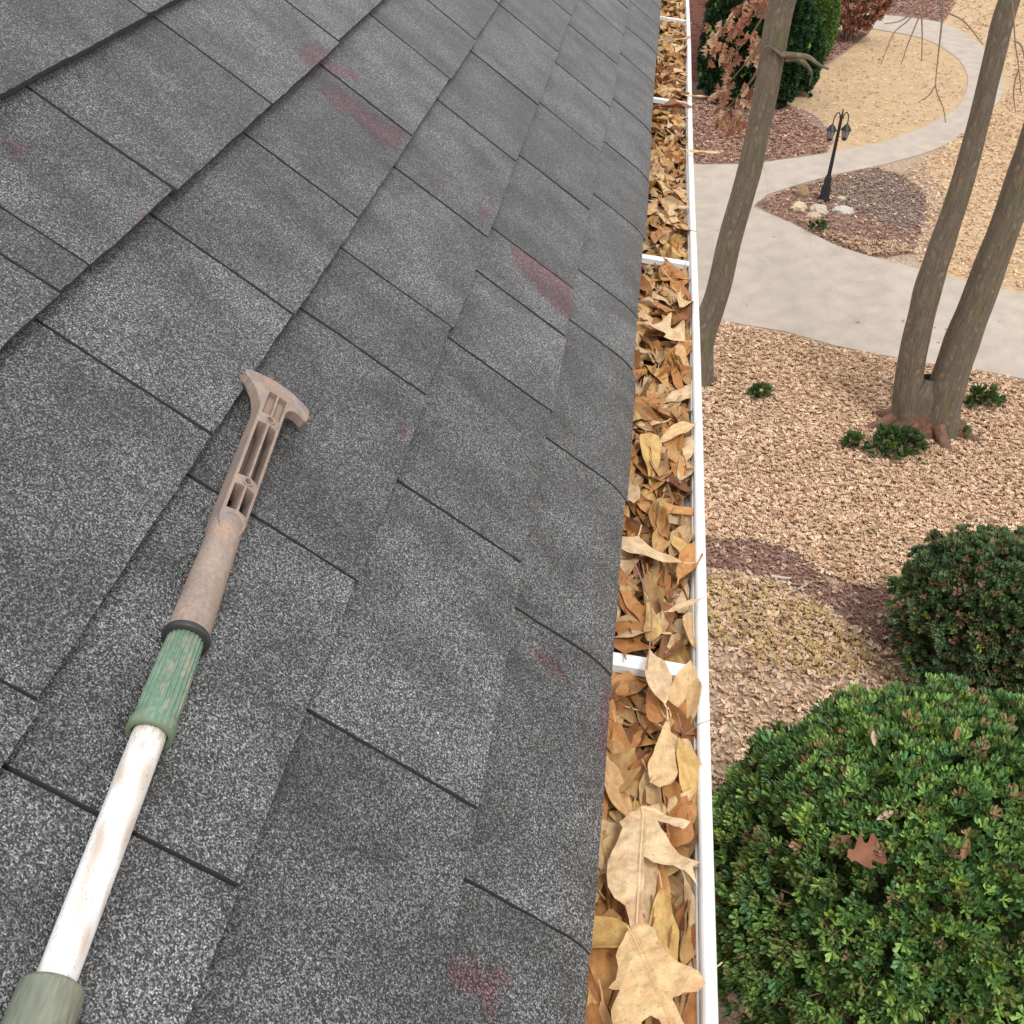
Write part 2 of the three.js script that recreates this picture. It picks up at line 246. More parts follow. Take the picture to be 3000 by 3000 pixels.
// cuts between the tabs of each course, traced: a point on each
const cutPx = {
  0: [[352, 30]],
  1: [[60, 840], [130, 746], [288, 441], [605, 198], [880, 71]],
  2: [[31, 2064], [345, 1130], [648, 808], [868, 535], [1054, 306], [1184, 146], [1298, 62]],
  3: [[330, 2448], [778, 1572], [1048, 1055], [1141, 861], [1269, 605], [1377, 394], [1459, 238], [1531, 90], [1624, 30]],
  4: [[1114, 2240], [1314, 1540], [1445, 1115], [1508, 906], [1547, 776], [1609, 549], [1654, 383], [1688, 253], [1725, 139], [1751, 55]],
  5: [[1480, 2670], [1590, 1860], [1680, 1365], [1690, 970], [1745, 850], [1800, 640], [1812, 468], [1830, 335], [1850, 200], [1858, 112], [1880, 48]],
};
const stains = [ // reddish granule patches, traced
  [[850, 165], [905, 155], [945, 165], [960, 190], [930, 215], [905, 238], [880, 230], [870, 205], [852, 200]],
  [[945, 200], [975, 190], [1035, 225], [1030, 250], [985, 240]],
  [[912, 260], [975, 258], [1010, 300], [1165, 405], [1168, 440], [1150, 462], [1110, 465], [1080, 430], [1020, 365], [960, 330]],
  [[0, 405], [25, 430], [95, 455], [90, 470], [40, 480], [0, 475]],
  [[335, 680], [380, 672], [395, 690], [350, 715], [325, 715]],
  [[1248, 545], [1298, 548], [1290, 560], [1250, 560]], [[1315, 575], [1345, 575], [1340, 592], [1315, 590]],
  [[1378, 628], [1420, 625], [1410, 670], [1385, 660]],
  [[1475, 735], [1500, 735], [1580, 800], [1660, 870], [1662, 920], [1645, 955], [1618, 955], [1600, 925], [1560, 880], [1530, 840], [1490, 780]],
  [[1535, 1935], [1560, 1935], [1630, 1975], [1635, 2000], [1600, 2000]],
  [[1300, 2835], [1370, 2832], [1450, 2880], [1440, 2960], [1400, 2970], [1375, 2920], [1320, 2890]],
  [[1735, 2010], [1790, 2040], [1765, 2150], [1755, 2260], [1735, 2240]],
  [[1138, 1285], [1165, 1290], [1165, 1310], [1140, 1305]],
].map((poly) => poly.map(([x, y]) => { const q = roofPx(x, y); return [q.s, q.z]; }));
const inside = (s, z, poly) => { let c = false; for (let i = 0, j = poly.length - 1; i < poly.length; j = i++) { const a = poly[i], b = poly[j]; if ((a[1] > z) !== (b[1] > z) && s < (b[0] - a[0]) * (z - a[1]) / (b[1] - a[1]) + a[0]) c = !c; } return c; };
function tab(row, za, zb, r) {           // one shingle tab from za to zb (za > zb)
  const s0 = row === 5 ? 4 * E_ : (row - 1) * E_, s1 = row === 5 ? EAVE : row * E_, ov = 0.02;
  const nz = Math.max(6, Math.round((za - zb) / 0.0085)), ns = 18, pos = [], idx = [], uv = [], col = [], tone = 1 + (r() - 0.5) * 0.3, k1 = r() * 50, jb = (r() - 0.5) * (row === 5 ? 0.009 : 0.005), lift = 0.0095 + 0.0014 * Math.sin(row * 2.3) + (r() - 0.5) * 0.001;
  const cup = (r() - 0.4) * 0.0012;
  for (let i = 0; i <= ns; i++) for (let j = 0; j <= nz; j++) {
    const a = i / ns, b = j / nz, s = s0 - ov + (s1 + jb + ov - s0 + (a > 0.99 ? 0.0006 * N2(za * 9 + b * 3 + k1, row) + 0.0006 * N2(b * 70, k1) : 0)) * a;
    let z = za + (zb - za) * b; if (j === 0 || j === nz) z += 0.0005 * N2(s * 30, za * 3 + j + k1) + 0.0003 * N2(s * 200, k1 + j);
    const h = 0.0035 + (0.0035 + lift) * a + 0.0004 * N2(s * 9, z * 6) + cup * Math.sin(b * 3.14) * a - (row === 5 ? drop(s) : 0);
    roofAt(s, z, h).toArray(pos, pos.length); uv.push((z + k1) / TILE, (s + k1 * 0.37) / TILE);
    let m = tone * (1 + 0.62 * fbm(s * 7 + k1, z * 9, 4) + 0.1 * N2(s * 40, z * 40)), cr = 1, cg = 1, cb = 1;
    const q = stains.find((p) => inside(s + 0.004 * N2(s * 90, z * 90), z + 0.006 * N2(z * 80, s * 80), p)); if (q) { cr = 1.02; cg = 0.55; cb = 0.64; }
    col.push(m * cr, m * cg, m * cb);
    if (i < ns && j < nz) { const q2 = i * (nz + 1) + j; idx.push(q2, q2 + nz + 1, q2 + 1, q2 + 1, q2 + nz + 1, q2 + nz + 2); }
  }
  // skirts give the tab its thickness
  const edge = []; for (let i = 0; i <= ns; i++) edge.push(i * (nz + 1)); for (let j = 1; j <= nz; j++) edge.push(ns * (nz + 1) + j); for (let i = ns - 1; i >= 0; i--) edge.push(i * (nz + 1) + nz);
  const base = pos.length / 3, th = 0.0085, top0 = idx.length;
  edge.forEach((e, i) => {
    for (const d of [0, th]) { pos.push(pos[e * 3] - RN[0] * d, pos[e * 3 + 1] - RN[1] * d, pos[e * 3 + 2]); uv.push(uv[e * 2] + d / TILE, uv[e * 2 + 1] + d / TILE); col.push(1, 1, 1); }
    if (i) { const q = base + i * 2; idx.push(q - 2, q - 1, q, q, q - 1, q + 1); }
  });
  const g = geoFrom(pos, idx, uv, col); g.addGroup(0, top0, 0); g.addGroup(top0, idx.length - top0, 1); return g;
}
{
  const r = rnd(404);
  for (let row = -2; row <= 5; row++) {
    let cuts = (cutPx[row] ?? []).map(([x, y]) => roofPx(x, y).z).sort((a, b) => b - a);
    if (!cuts.length) cuts = [-1.0 - r() * 0.3];
    let z = cuts[0]; while (z < Z0 - 0.45) { z += 0.24 + r() * 0.12; cuts.unshift(z); }
    z = cuts[cuts.length - 1]; while (z > Z1 + 0.45) { z -= 0.24 + r() * 0.12; cuts.push(z); }
    cuts = [Z0, ...cuts, Z1];
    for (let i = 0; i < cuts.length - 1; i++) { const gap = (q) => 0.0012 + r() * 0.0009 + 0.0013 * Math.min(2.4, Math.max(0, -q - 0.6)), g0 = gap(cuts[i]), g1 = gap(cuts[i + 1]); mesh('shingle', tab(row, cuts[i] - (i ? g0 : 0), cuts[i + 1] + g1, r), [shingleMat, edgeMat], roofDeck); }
  }
}
{ // walls, fascia and soffit under the eave
  const paint = mat(lin(0.72, 0.72, 0.7), 0.6), brickTone = mat(lin(0.26, 0.1, 0.075), 0.9), len = Z0 - Z1, zc = (Z0 + Z1) / 2;
  const bx = (n, x0, x1, y0, y1, m) => { const g = new THREE.BoxGeometry(x1 - x0, y1 - y0, len); g.translate((x0 + x1) / 2, (y0 + y1) / 2, zc); return mesh(n, g, m, houseThing); };
  bx('fascia', -0.024, -0.002, EYE - 0.9, EYE - 0.735, paint); bx('soffit', -0.42, -0.026, EYE - 0.9, EYE - 0.885, paint); bx('wall', -0.7, -0.424, 0, EYE - 0.888, brickTone);
}

// ------------------------------------------------------------------ the gutter
const RIM = EYE - 0.755, GZ0 = Z0, GZ1 = Z1 + 0.1;
const gutter = thing('rain_gutter', 'white metal rain gutter packed with dry leaves along the eave', 'gutter', V(0, 0, 0));
{
  const paintTex = tex(512, 512, (u, v, o) => { let k = 0.84 + 0.02 * TN(u, v, 9, 71); if (TN(u, v, 120, 73) > 0.55) k *= 0.86; o[0] = k; o[1] = k; o[2] = k * 0.985; });
  const white = mat(lin(1, 1, 1), 0.38, { map: paintTex });
  const ext = (pts, name, z0 = GZ0, z1 = GZ1) => { const sh = new THREE.Shape(pts.map(([x, y]) => new THREE.Vector2(x, y))); const g = new THREE.ExtrudeGeometry(sh, { depth: z0 - z1, bevelEnabled: false, curveSegments: 4, steps: 24 }); g.translate(0, 0, z1); const p = g.attributes.position, u = g.attributes.uv; for (let i = 0; i < p.count; i++) { const zz = p.getZ(i); u.setXY(i, zz * 2, (p.getX(i) + p.getY(i)) * 2); p.setX(i, p.getX(i) + 0.0012 * Math.sin(zz * 3.1) ); } g.computeVertexNormals(); return mesh(name, g, white, gutter); };
  const t = 0.0012, y = (d) => RIM - d;
  ext([[0.0, y(0)], [t, y(0)], [t, y(0.118)], [0, y(0.118)]], 'back_panel');
  ext([[t, y(0.118)], [0.078, y(0.118)], [0.078, y(0.118) + t], [t, y(0.118) + t]], 'floor_panel');
  ext([[0.0782, y(0.118)], [0.096, y(0.085)], [0.1, y(0.05)], [0.116, y(0.03)], [0.1185, y(0.013)], [0.1172, y(0.013)], [0.1148, y(0.03)], [0.0988, y(0.05)], [0.0948, y(0.085)], [0.0782, y(0.116)]], 'front_panel');
  const lip = []; const rc = 0.0062, cx = 0.125, cy = y(0.0062); for (let i = 0; i <= 12; i++) { const a = Math.PI * (1.15 - i / 12 * 1.3); lip.push([cx + Math.cos(a) * rc * (1.0), cy + Math.min(Math.sin(a), 0.93) * rc]); } lip.push([0.1305, y(0.015)], [0.119, y(0.0155)]);
  ext(lip, 'front_rim');
  // hangers: folded metal straps from the eave to the rim
  const zs = [[2034, 1957], [2018, 761], [2034, 295], [2026, 54]].map(([px, py]) => { const q = ray(px, py), k = (RIM - 0.004 - EYE) / q[1]; return q[2] * k; }); zs.unshift(0.18); zs.push(-4.75, -5.7);
  zs.forEach((z, i) => {
    const sh = new THREE.Shape([[0.004, -0.004], [0.119, -0.012], [0.119, -0.0145], [0.004, -0.0065]].map(([a, b]) => new THREE.Vector2(a, b)));
    const top = new THREE.ExtrudeGeometry(sh, { depth: 0.0185, bevelEnabled: false }), web = new THREE.BoxGeometry(0.11, 0.006, 0.0014); web.translate(0.061, -0.012, 0.018); web.rotateZ(-0.068); web.translate(0, 0.002, 0);
    const fold = new THREE.BoxGeometry(0.11, 0.006, 0.0014); fold.translate(0.061, -0.012, 0.0004); fold.rotateZ(-0.068); fold.translate(0, 0.002, 0);
    const g = mergeGeometries([top, web.toNonIndexed(), fold.toNonIndexed()].map((q) => { q.deleteAttribute('uv'); return q; })); g.translate(0, RIM + 0.001, z - 0.0105);
    mesh('hanger', g, mat(lin(0.84, 0.84, 0.84), 0.4), gutter);
  });
}

// ------------------------------------------------------------------ leaves in the gutter
{
  const kinds = [];
  for (let i = 0; i < 7; i++) kinds.push(['narrow', leafGeo({ wide: rr(0.11, 0.17), curl: rr(-1.0, 1.3), bend: rr(-0.35, 0.4), twist: rr(-0.7, 0.7), seed: 20 + i, nu: 14 })]);
  for (let i = 0; i < 5; i++) kinds.push(['blunt', leafGeo({ wide: rr(0.15, 0.21), blunt: 1, curl: rr(-0.7, 0.9), bend: rr(-0.25, 0.3), twist: rr(-0.6, 0.6), seed: 40 + i, nu: 16 })]);
  for (let i = 0; i < 5; i++) kinds.push(['lobed', leafGeo({ wide: rr(0.24, 0.3), lobes: 2.5 + 0.4 * (i % 2), depth: 0.62, curl: rr(-0.5, 0.6), bend: rr(-0.2, 0.3), twist: rr(-0.4, 0.4), seed: 60 + i, nu: 40, nv: 3, shear: 0.45 })]);
  const words = {
    narrow: ['slender tan oak leaf lying among the dry leaves in the gutter', 'slender dry leaves in the gutter'],
    blunt: ['club shaped tan oak leaf lying among the dry leaves in the gutter', 'club shaped dry leaves in the gutter'],
    lobed: ['lobed tan oak leaf lying among the dry leaves in the gutter', 'lobed dry leaves in the gutter'],
  };
  const near1 = (z) => [-0.81, -1.85, -2.87, -3.84, 0.18, -4.75].reduce((a, b) => Math.abs(b - z) < Math.abs(a - z) ? b : a);
  const surf = (x, z) => RIM - 0.004 - 0.001 * Math.max(0, (x - 0.03) / 0.09) + 0.007 * N2(z * 7, x * 20) - 0.001 - 0.006 * Math.max(0, N2(z * 2.2 + 5, 3)) - 0.013 * Math.max(0, 1 - ((z - near1(z)) / 0.045) ** 2) - (z > -0.62 && x > 0.04 ? 0.006 : 0);
  const hang = [-0.81, -1.85, -2.87, -3.84];
  // filling under the leaves that show
  const fill = [[], []];
  for (let i = 0; i < 4200; i++) {
    const z = rr(GZ1 + 0.1, 0.7), x = rr(0.018, 0.117), k = Math.floor(R() * 2), yaw = R() < 0.65 ? gauss() * 0.55 + (R() < 0.5 ? Math.PI : 0) : R() * 6.28;
    const q = new THREE.Quaternion().setFromAxisAngle(V(0, 1, 0), yaw).multiply(new THREE.Quaternion().setFromEuler(new THREE.Euler(-Math.PI / 2 + gauss() * 0.2, 0, 0))).multiply(new THREE.Quaternion().setFromAxisAngle(V(0, 1, 0), gauss() * 0.6)), sc = rr(0.05, 0.08);
    const xx = Math.min(x, 0.112 - Math.abs(Math.sin(yaw)) * sc * 0.4);
    fill[k].push([new THREE.Matrix4().compose(V(xx, surf(xx, z) - 0.007 - 0.05 * R() * R(), z), q, V(sc, sc, sc)), litterCols[Math.floor(R() * 8)].clone().multiplyScalar(rr(0.75, 1.05))]);
  }
  const veinTex = leafTex([0.92, 0.92, 0.92], 71), flatLeaf = mat(lin(1, 1, 1), 0.7, { map: veinTex });
  fill.forEach((l, i) => tag(instanced('packed_leaves', kinds[i * 8][1], flatLeaf, l), ['slender brown leaves packed underneath in the gutter trough', 'club shaped brown leaves packed underneath in the gutter trough'][i], 'leaf litter', null, 'stuff'));
  const put = (kind, m, p, e, s, label, group) => { const o = mesh('fallen_leaf', kind[1], m); o.position.copy(p); o.rotation.set(...e); o.scale.setScalar(s); tag(o, label ?? words[kind[0]][0], 'leaf', group ?? (label ? undefined : words[kind[0]][1])); return o; };
  for (let i = 0; i < 292; i++) {
    // even cover along the visible run, denser (in metres) towards the eye
    const u = (i + R()) / 292, z = -0.36 - 3.75 * Math.pow(u, 1.85), up = i % 3;
    let kind = kinds[Math.floor(R() * (R() < 0.25 ? kinds.length : 12))];
    let x = rr(0.02, 0.118), s = rr(0.062, 0.098); if (kind[0] === 'lobed') { s = rr(0.065, 0.095); x = rr(0.04, 0.095); }
    let yaw = R() < 0.55 ? gauss() * 0.5 + (R() < 0.5 ? Math.PI : 0) : R() * 6.28;
    const near = hang.some((h) => Math.abs(h - z) < 0.016);
    const stand = R() < (x < 0.06 ? 0.24 : 0.08), tilt = stand ? rr(0.6, 1.1) * (R() < 0.5 ? 1 : -1) : gauss() * 0.42;
    const reach = Math.abs(Math.sin(yaw)) * s * 0.5; x = Math.min(Math.max(x, 0.012 + reach * 0.5), 0.12 - reach * 0.72); if (x < 0.03) x = 0.03;
    const q = new THREE.Quaternion().setFromAxisAngle(V(0, 1, 0), yaw).multiply(new THREE.Quaternion().setFromEuler(new THREE.Euler(-Math.PI / 2 + gauss() * 0.24, 0, 0))).multiply(new THREE.Quaternion().setFromAxisAngle(V(0, 1, 0), tilt));
    const e = new THREE.Euler().setFromQuaternion(q);
    const mi = R() < 0.14 ? [2, 3, 7, 2][Math.floor(R() * 4)] : Math.floor(R() * (R() < 0.25 ? 8 : 6)), seg = ['beside the big pale lobed leaves', 'between the leaf-covered hanger and the second hanger', 'between the second and third hangers', 'between the third and fourth hangers', 'past the fourth hanger'][hang.filter((h) => z < h).length];
    const lab = `${leafWords[mi]} ${{ narrow: 'slender', blunt: 'club shaped', lobed: 'lobed' }[kind[0]]} leaf in the gutter, ${seg}`;
    put(kind, leafMats[mi], V(x, surf(x, z) - (near ? 0.008 : 0) - up * 0.004 - (stand ? 0.008 : 0), z), [e.x, e.y, e.z], s, lab, words[kind[0]][1]);
  }
  // leaves that stand out
  const on = (px, py, h) => { const q = ray(px, py), k = (RIM + h - EYE) / q[1]; return V(q[0] * k, RIM + h, q[2] * k); };
  const big = (px, py, h, yaw, s, m, kind, label, tip = 0, roll = 0) => { const q = new THREE.Quaternion().setFromAxisAngle(V(0, 1, 0), yaw).multiply(new THREE.Quaternion().setFromEuler(new THREE.Euler(-Math.PI / 2 + tip, 0, 0))).multiply(new THREE.Quaternion().setFromAxisAngle(V(0, 1, 0), roll)); const e = new THREE.Euler().setFromQuaternion(q); put(kind, leafMats[m], on(px, py, h), [e.x, e.y, e.z], s, label); };
  const oak = ['lobed', leafGeo({ wide: 0.42, lobes: 2.6, depth: 0.72, curl: 0.25, bend: 0.15, seed: 91, nu: 54, nv: 4, shear: 0.85 })], oak2 = ['lobed', leafGeo({ wide: 0.46, lobes: 2.4, depth: 0.68, curl: -0.3, bend: 0.1, seed: 95, nu: 54, nv: 4, shear: 0.9 })], spoon = ['blunt', leafGeo({ wide: 0.2, blunt: 1, curl: 0.3, bend: 0.15, seed: 97, nu: 24, nv: 3 })];
  const traced = (outline, h, axis, m, label, curl, seed) => {
    const P3 = outline.map(([x, y]) => on(x, y, h)), sh = new THREE.Shape(P3.map((p) => new THREE.Vector2(p.x, -p.z)));
    let g = new TessellateModifier(0.006, 7).modify(new THREE.ShapeGeometry(sh)); const a0 = on(...axis[0], h), a1 = on(...axis[1], h), L = a0.distanceTo(a1), ux = (a1.x - a0.x) / L, uz = (a1.z - a0.z) / L, c = a0.clone().lerp(a1, 0.5), p = g.attributes.position, uv = [];
    for (let i = 0; i < p.count; i++) { const x = p.getX(i), z = -p.getY(i), t = (x - a0.x) * ux + (z - a0.z) * uz, w = (x - a0.x) * -uz + (z - a0.z) * ux; uv.push(0.5 + w / 0.13, t / L); p.setXYZ(i, x - c.x, curl * w * w * 9 + 0.0035 * N2(x * 26 + seed, z * 26) + 0.0018 * N2(x * 70, z * 70 + seed) - 0.0012 * Math.exp(-((w / 0.002) ** 2)), z - c.z); }
    g.setAttribute('uv', new THREE.Float32BufferAttribute(uv, 2)); g.computeVertexNormals(); const o = mesh('fallen_leaf', g, m); o.position.copy(c); tag(o, label, 'leaf');
    const rib = tube([0, 0.25, 0.5, 0.75, 1].map((t) => { const x = a0.x + (a1.x - a0.x) * t, z = a0.z + (a1.z - a0.z) * t; return V(x - c.x, 0.0006 + 0.0035 * N2(x * 26 + seed, z * 26), z - c.z); }), [0.0007, 0.0003], 24, 5); { const u = rib.attributes.uv; for (let i = 0; i < u.count; i++) u.setXY(i, 0.5, 0.5); } mesh('midrib', rib, m, o);
  };
  traced([[1880, 2367], [1935, 2371], [1968, 2392], [2022, 2410], [2000, 2434], [1958, 2413], [1926, 2405], [1936, 2432], [1962, 2470], [1990, 2505], [2048, 2537], [2028, 2545], [2047, 2602], [2020, 2570], [2004, 2552], [1960, 2536], [1915, 2524], [1886, 2505], [1887, 2578], [1882, 2645], [1890, 2735], [1850, 2740], [1832, 2655], [1800, 2630], [1781, 2598], [1777, 2562], [1780, 2525], [1806, 2465], [1824, 2425], [1815, 2405], [1845, 2380]], 0.011, [[1862, 2745], [1884, 2372]], leafMats[5], 'pale lobed oak leaf with deep notches just behind the largest leaf', 0.12, 3);
  traced([[1842, 2714], [1883, 2702], [1919, 2733], [1933, 2774], [1950, 2800], [1999, 2822], [2046, 2846], [2070, 2876], [2046, 2898], [2005, 2908], [1973, 2918], [1971, 2930], [1984, 2960], [2010, 3005], [2050, 3070], [2000, 3080], [1960, 3060], [1930, 2995], [1905, 2978], [1880, 2990], [1890, 3060], [1860, 3130], [1830, 3100], [1800, 3020], [1790, 2960], [1816, 2900], [1783, 2890], [1806, 2862], [1811, 2832], [1804, 2800], [1812, 2770], [1828, 2745]], 0.017, [[1838, 2712], [1990, 3040]], leafMats[1], 'largest pale lobed oak leaf, its pointed lobe lying over the gutter rim', -0.1, 9);
  big(1945, 2210, 0.004, Math.PI * 0.98, 0.082, 1, spoon, 'smooth club shaped pale leaf between the near hanger and the lobed leaves');
  big(1900, 1620, 0.003, 1.2, 0.085, 5, spoon, 'broad pale leaf lying across the gutter behind the near hanger');
  big(1925, 1985, 0.008, 0.2, 0.075, 5, ['narrow', leafGeo({ wide: 0.17, curl: 0.5, bend: 0.1, seed: 98 })], 'whitish pointed leaf lying over the near hanger');
  const sliver = ['narrow', leafGeo({ wide: 0.075, curl: 0.8, bend: 0.25, twist: 0.5, seed: 99 })];
  big(2075, 452, 0.006, -1.5, 0.1, 5, sliver, 'pale curled leaf sticking out over the rim between the second and third hangers');
  big(2045, 285, 0.006, -1.45, 0.07, 1, sliver, 'pale leaf poking over the rim at the third hanger');
  big(2010, 1775, 0.004, -0.9, 0.05, 5, sliver, 'white curled leaf edge bending over the rim behind the leaf-covered hanger');
  big(1945, 965, 0.002, 0.9, 0.085, 5, kinds[14], 'pale lobed leaf curling beside the hanger in the middle of the run');
  const twig = (pts, r, label) => tag(mesh('twig', tube(pts.map(([x, y, h]) => on(x, y, h)), [r, r * 0.6], 14, 6), mat(lin(0.28, 0.17, 0.14), 0.85)), label, 'twig');
  twig([[1855, 1640, 0.008], [1880, 1700, 0.012], [1905, 1760, 0.011], [1908, 1840, 0.012], [1895, 1960, 0.016]], 0.0011, 'thin brown twig lying on the leaves behind the near hanger');
  twig([[1985, 2090, 0.004], [2010, 2150, 0.014], [2050, 2120, 0.02], [2085, 2110, 0.026]], 0.0006, 'fine dry stalk reaching over the rim by the near hanger');
}

// ------------------------------------------------------------------ the pole lying on the roof
{
  const H = 0.0185, at = (x, y, h = H) => { const q = roofPx(x, y, h); return roofAt(q.s, q.z, h); };
  const A = at(150, 2905), B = at(426, 2138), C = at(545, 1872, 0.019), D = at(805, 1160, 0.019);
  const up = V(RN[0], RN[1], 0);
  const tool = thing('extension_pole', 'extension pole with green collar and dusty brown tool head lying on the shingles', 'pole', roofAt(roofPx(426, 2138).s, roofPx(426, 2138).z, 0.0));
  const frame = (p, q) => { const y = q.clone().sub(p).normalize(), x = new THREE.Vector3().crossVectors(y, up).normalize(), z = new THREE.Vector3().crossVectors(x, y); return new THREE.Matrix4().makeBasis(x, y, z).setPosition(p); };
  const local = (g, m) => { g.applyMatrix4(m); g.translate(-tool.position.x, -tool.position.y, -tool.position.z); return g; };
  const lathe = (prof, m, seg = 40) => local(new THREE.LatheGeometry(prof.map(([y, r]) => new THREE.Vector2(r, y)), seg), m);
  const AB = frame(A, C), L = A.distanceTo(B), LC = A.distanceTo(C);
  const whiteTex = tex(512, 512, (u, v, o, i, j) => { let k = 0.85 + 0.03 * TN(u, v, 6, 81), d = Math.max(0, TN(u, v, 5, 83) - 0.02) * 1.3 + Math.max(0, v - 0.82) * 5 * (0.6 + TN(u, v, 30, 84)); if (N2(u * 60, v * 22) > 0.72 && N2(u * 5, v * 4 + 3) > -0.1) d += 0.6; d = Math.min(0.75, Math.max(0, d)); if (N2(u * 60 + 5, v * 34) > 0.7 && N2(u * 6, v * 5) > 0) k *= 0.5; o[0] = k * (1 - d * 0.4); o[1] = k * (1 - d * 0.58); o[2] = k * (1 - d * 0.72); });
  mesh('tube', lathe(Array.from({ length: 41 }, (_, i) => [-0.05 + (L + 0.06) * i / 40, 0.0095]), AB), mat(lin(1, 1, 1), 0.45, { map: whiteTex }), tool);
  const gripTex = tex(512, 512, (u, v, o) => { const d = 0.5 + 0.5 * TN(u, v, 5, 91), s = N2(u * 90, v * 3 + 7) > 0.75 ? 0.25 : 0, k = 0.16 + 0.05 * TN(u, v, 30, 95); o[0] = k * (1 + 0.5 * d + s * 2); o[1] = k * (1.25 + 0.1 * d + s * 2); o[2] = k * (0.95 + s * 2); });
  const grip = [[-0.3, 0.001], [-0.3, 0.0182]]; for (let i = 0; i <= 20; i++) { const t = i / 20; grip.push([-0.3 + 0.3 * t, 0.0186 - 0.0034 * t]); } grip.push([0.0014, 0.0147], [0.0026, 0.0134], [0.0023, 0.0094]);
  mesh('grip', lathe(grip, AB), mat(lin(1, 1, 1), 0.6, { map: gripTex }), tool);
  // green collar: ribbed cone
  const greenTex = tex(512, 512, (u, v, o) => { const d = Math.max(0, TN(u, v, 8, 101) + 0.1), rib = Math.abs(((u * 22) % 1) - 0.5) * 2 > 0.72 ? 1 : 0, w = Math.min(0.8, d * 0.9 + rib * 0.45 * (0.6 + TN(u, v, 40, 104))); const k = 1 + 0.25 * TN(u, v, 26, 107); o[0] = (0.14 + w * 0.22) * k; o[1] = (0.24 + w * 0.07) * k; o[2] = (0.165 + w * 0.07) * k; });
  { const g0 = L - 0.002, g1 = LC + 0.006, pos = [], idx = [], uv = [], ny = 14, na = 132;
    for (let i = 0; i <= ny; i++) for (let j = 0; j <= na; j++) { const t = i / ny, a = j / na * Math.PI * 2, rib = Math.abs(((j / na * 22) % 1) - 0.5) * 2, lipR = i < 2 ? 0.0012 : 0, r = 0.0126 - 0.0016 * t + lipR + (i > 2 && i < ny ? (rib > 0.55 ? -0.0009 : 0.0002) : 0); pos.push(Math.cos(a) * r, g0 + (g1 - g0) * t, Math.sin(a) * r); uv.push(j / na, t * 0.6); if (i < ny && j < na) { const q = i * (na + 1) + j; idx.push(q, q + na + 1, q + 1, q + 1, q + na + 1, q + na + 2); } }
    mesh('collar', local(geoFrom(pos, idx, uv), AB), mat(lin(1, 1, 1), 0.5, { map: greenTex }), tool);
    mesh('collar_end', lathe([[g0 + 0.0002, 0.0101], [g0 - 0.0015, 0.0112], [g0 - 0.0012, 0.0136], [g0 + 0.001, 0.0139]], AB), mat(lin(0.15, 0.2, 0.12), 0.6), tool);
  }
  // brown sleeve and T-shaped head
  const dustTex = tex(512, 512, (u, v, o) => { const a = TN(u, v, 6, 111), b = TN(u, v, 50, 114), g = Math.max(0, TN(u, v, 4, 117) - 0.05), rust = Math.max(0, TN(u, v, 9, 119) - 0.1), k = 0.265 + 0.05 * a + 0.06 * b; o[0] = k * (1.15 - g * 0.3 + rust * 0.3); o[1] = k * (0.88 - 0.02 * g - rust * 0.15); o[2] = k * (0.72 + g * 0.5 - rust * 0.3); });
  const dust = mat(lin(1, 1, 1), 0.75, { map: dustTex, bumpMap: dustTex, bumpScale: 0.0004 });
  const CD = frame(C, D), M = C.distanceTo(D), X0 = 0.0136, X1 = 0.0112;
  mesh('seal_ring', lathe([[-0.0025, 0.011], [-0.0025, 0.0146], [0, 0.0152], [0.0022, 0.0146], [0.0022, 0.011]], CD), mat(lin(0.035, 0.035, 0.035), 0.5), tool);
  const sl = []; for (let i = 0; i <= 16; i++) { const t = i / 16; sl.push([0.002 + M * 0.39 * t, (i === 0 ? -0.0006 : 0) + X0 + (X1 - X0) * Math.pow(t, 0.8)]); } sl.push([0.002 + M * 0.405, X1 * 0.9], [0.002 + M * 0.41, 0.004]);
  const sleeve = mesh('sleeve', lathe(sl, CD), dust, tool); { const u = sleeve.geometry.attributes.uv; for (let i = 0; i < u.count; i++) u.setXY(i, u.getX(i) * 0.4, u.getY(i) * 0.8); }
  const y0 = M * 0.33, yN = M * 0.93, yT = M + 0.006, w0 = 0.0099, w1 = 0.0097, sh = new THREE.Shape();
  sh.moveTo(-0.003, y0); sh.lineTo(0.003, y0); sh.bezierCurveTo(0.006, y0 + 0.001, w0, M * 0.37, w1, M * 0.41); sh.lineTo(w1, yN - 0.01); sh.bezierCurveTo(w1, yN + 0.002, 0.016, yN + 0.004, 0.0275, yN + 0.003); sh.bezierCurveTo(0.0305, yN + 0.003, 0.0305, yT - 0.002, 0.0285, yT); sh.bezierCurveTo(0.01, yT + 0.004, -0.01, yT + 0.004, -0.0265, yT + 0.001); sh.bezierCurveTo(-0.031, yT, -0.03, yT - 0.009, -0.026, yT - 0.012); sh.bezierCurveTo(-0.016, yN - 0.004, -w1, yN - 0.006, -w1, yN - 0.022); sh.lineTo(-w1, M * 0.41); sh.bezierCurveTo(-w0, M * 0.37, -0.006, y0 + 0.001, -0.003, y0);
  const hole = (x0, x1, a, b) => { const h = new THREE.Path(), r = 0.0012; h.moveTo(x0 + r, a); h.lineTo(x1 - r, a); h.quadraticCurveTo(x1, a, x1, a + r); h.lineTo(x1, b - r); h.quadraticCurveTo(x1, b, x1 - r, b); h.lineTo(x0 + r, b); h.quadraticCurveTo(x0, b, x0, b - r); h.lineTo(x0, a + r); h.quadraticCurveTo(x0, a, x0 + r, a); sh.holes.push(h); };
  const rd = (x, y, r) => { const h = new THREE.Path(); h.absarc(x, y, r, 0, Math.PI * 2, true); sh.holes.push(h); };
  const u0 = M * 0.425, u1 = M * 0.528, u2 = M * 0.562, u3 = M * 0.812, u4 = M * 0.848, u5 = M * 0.955;
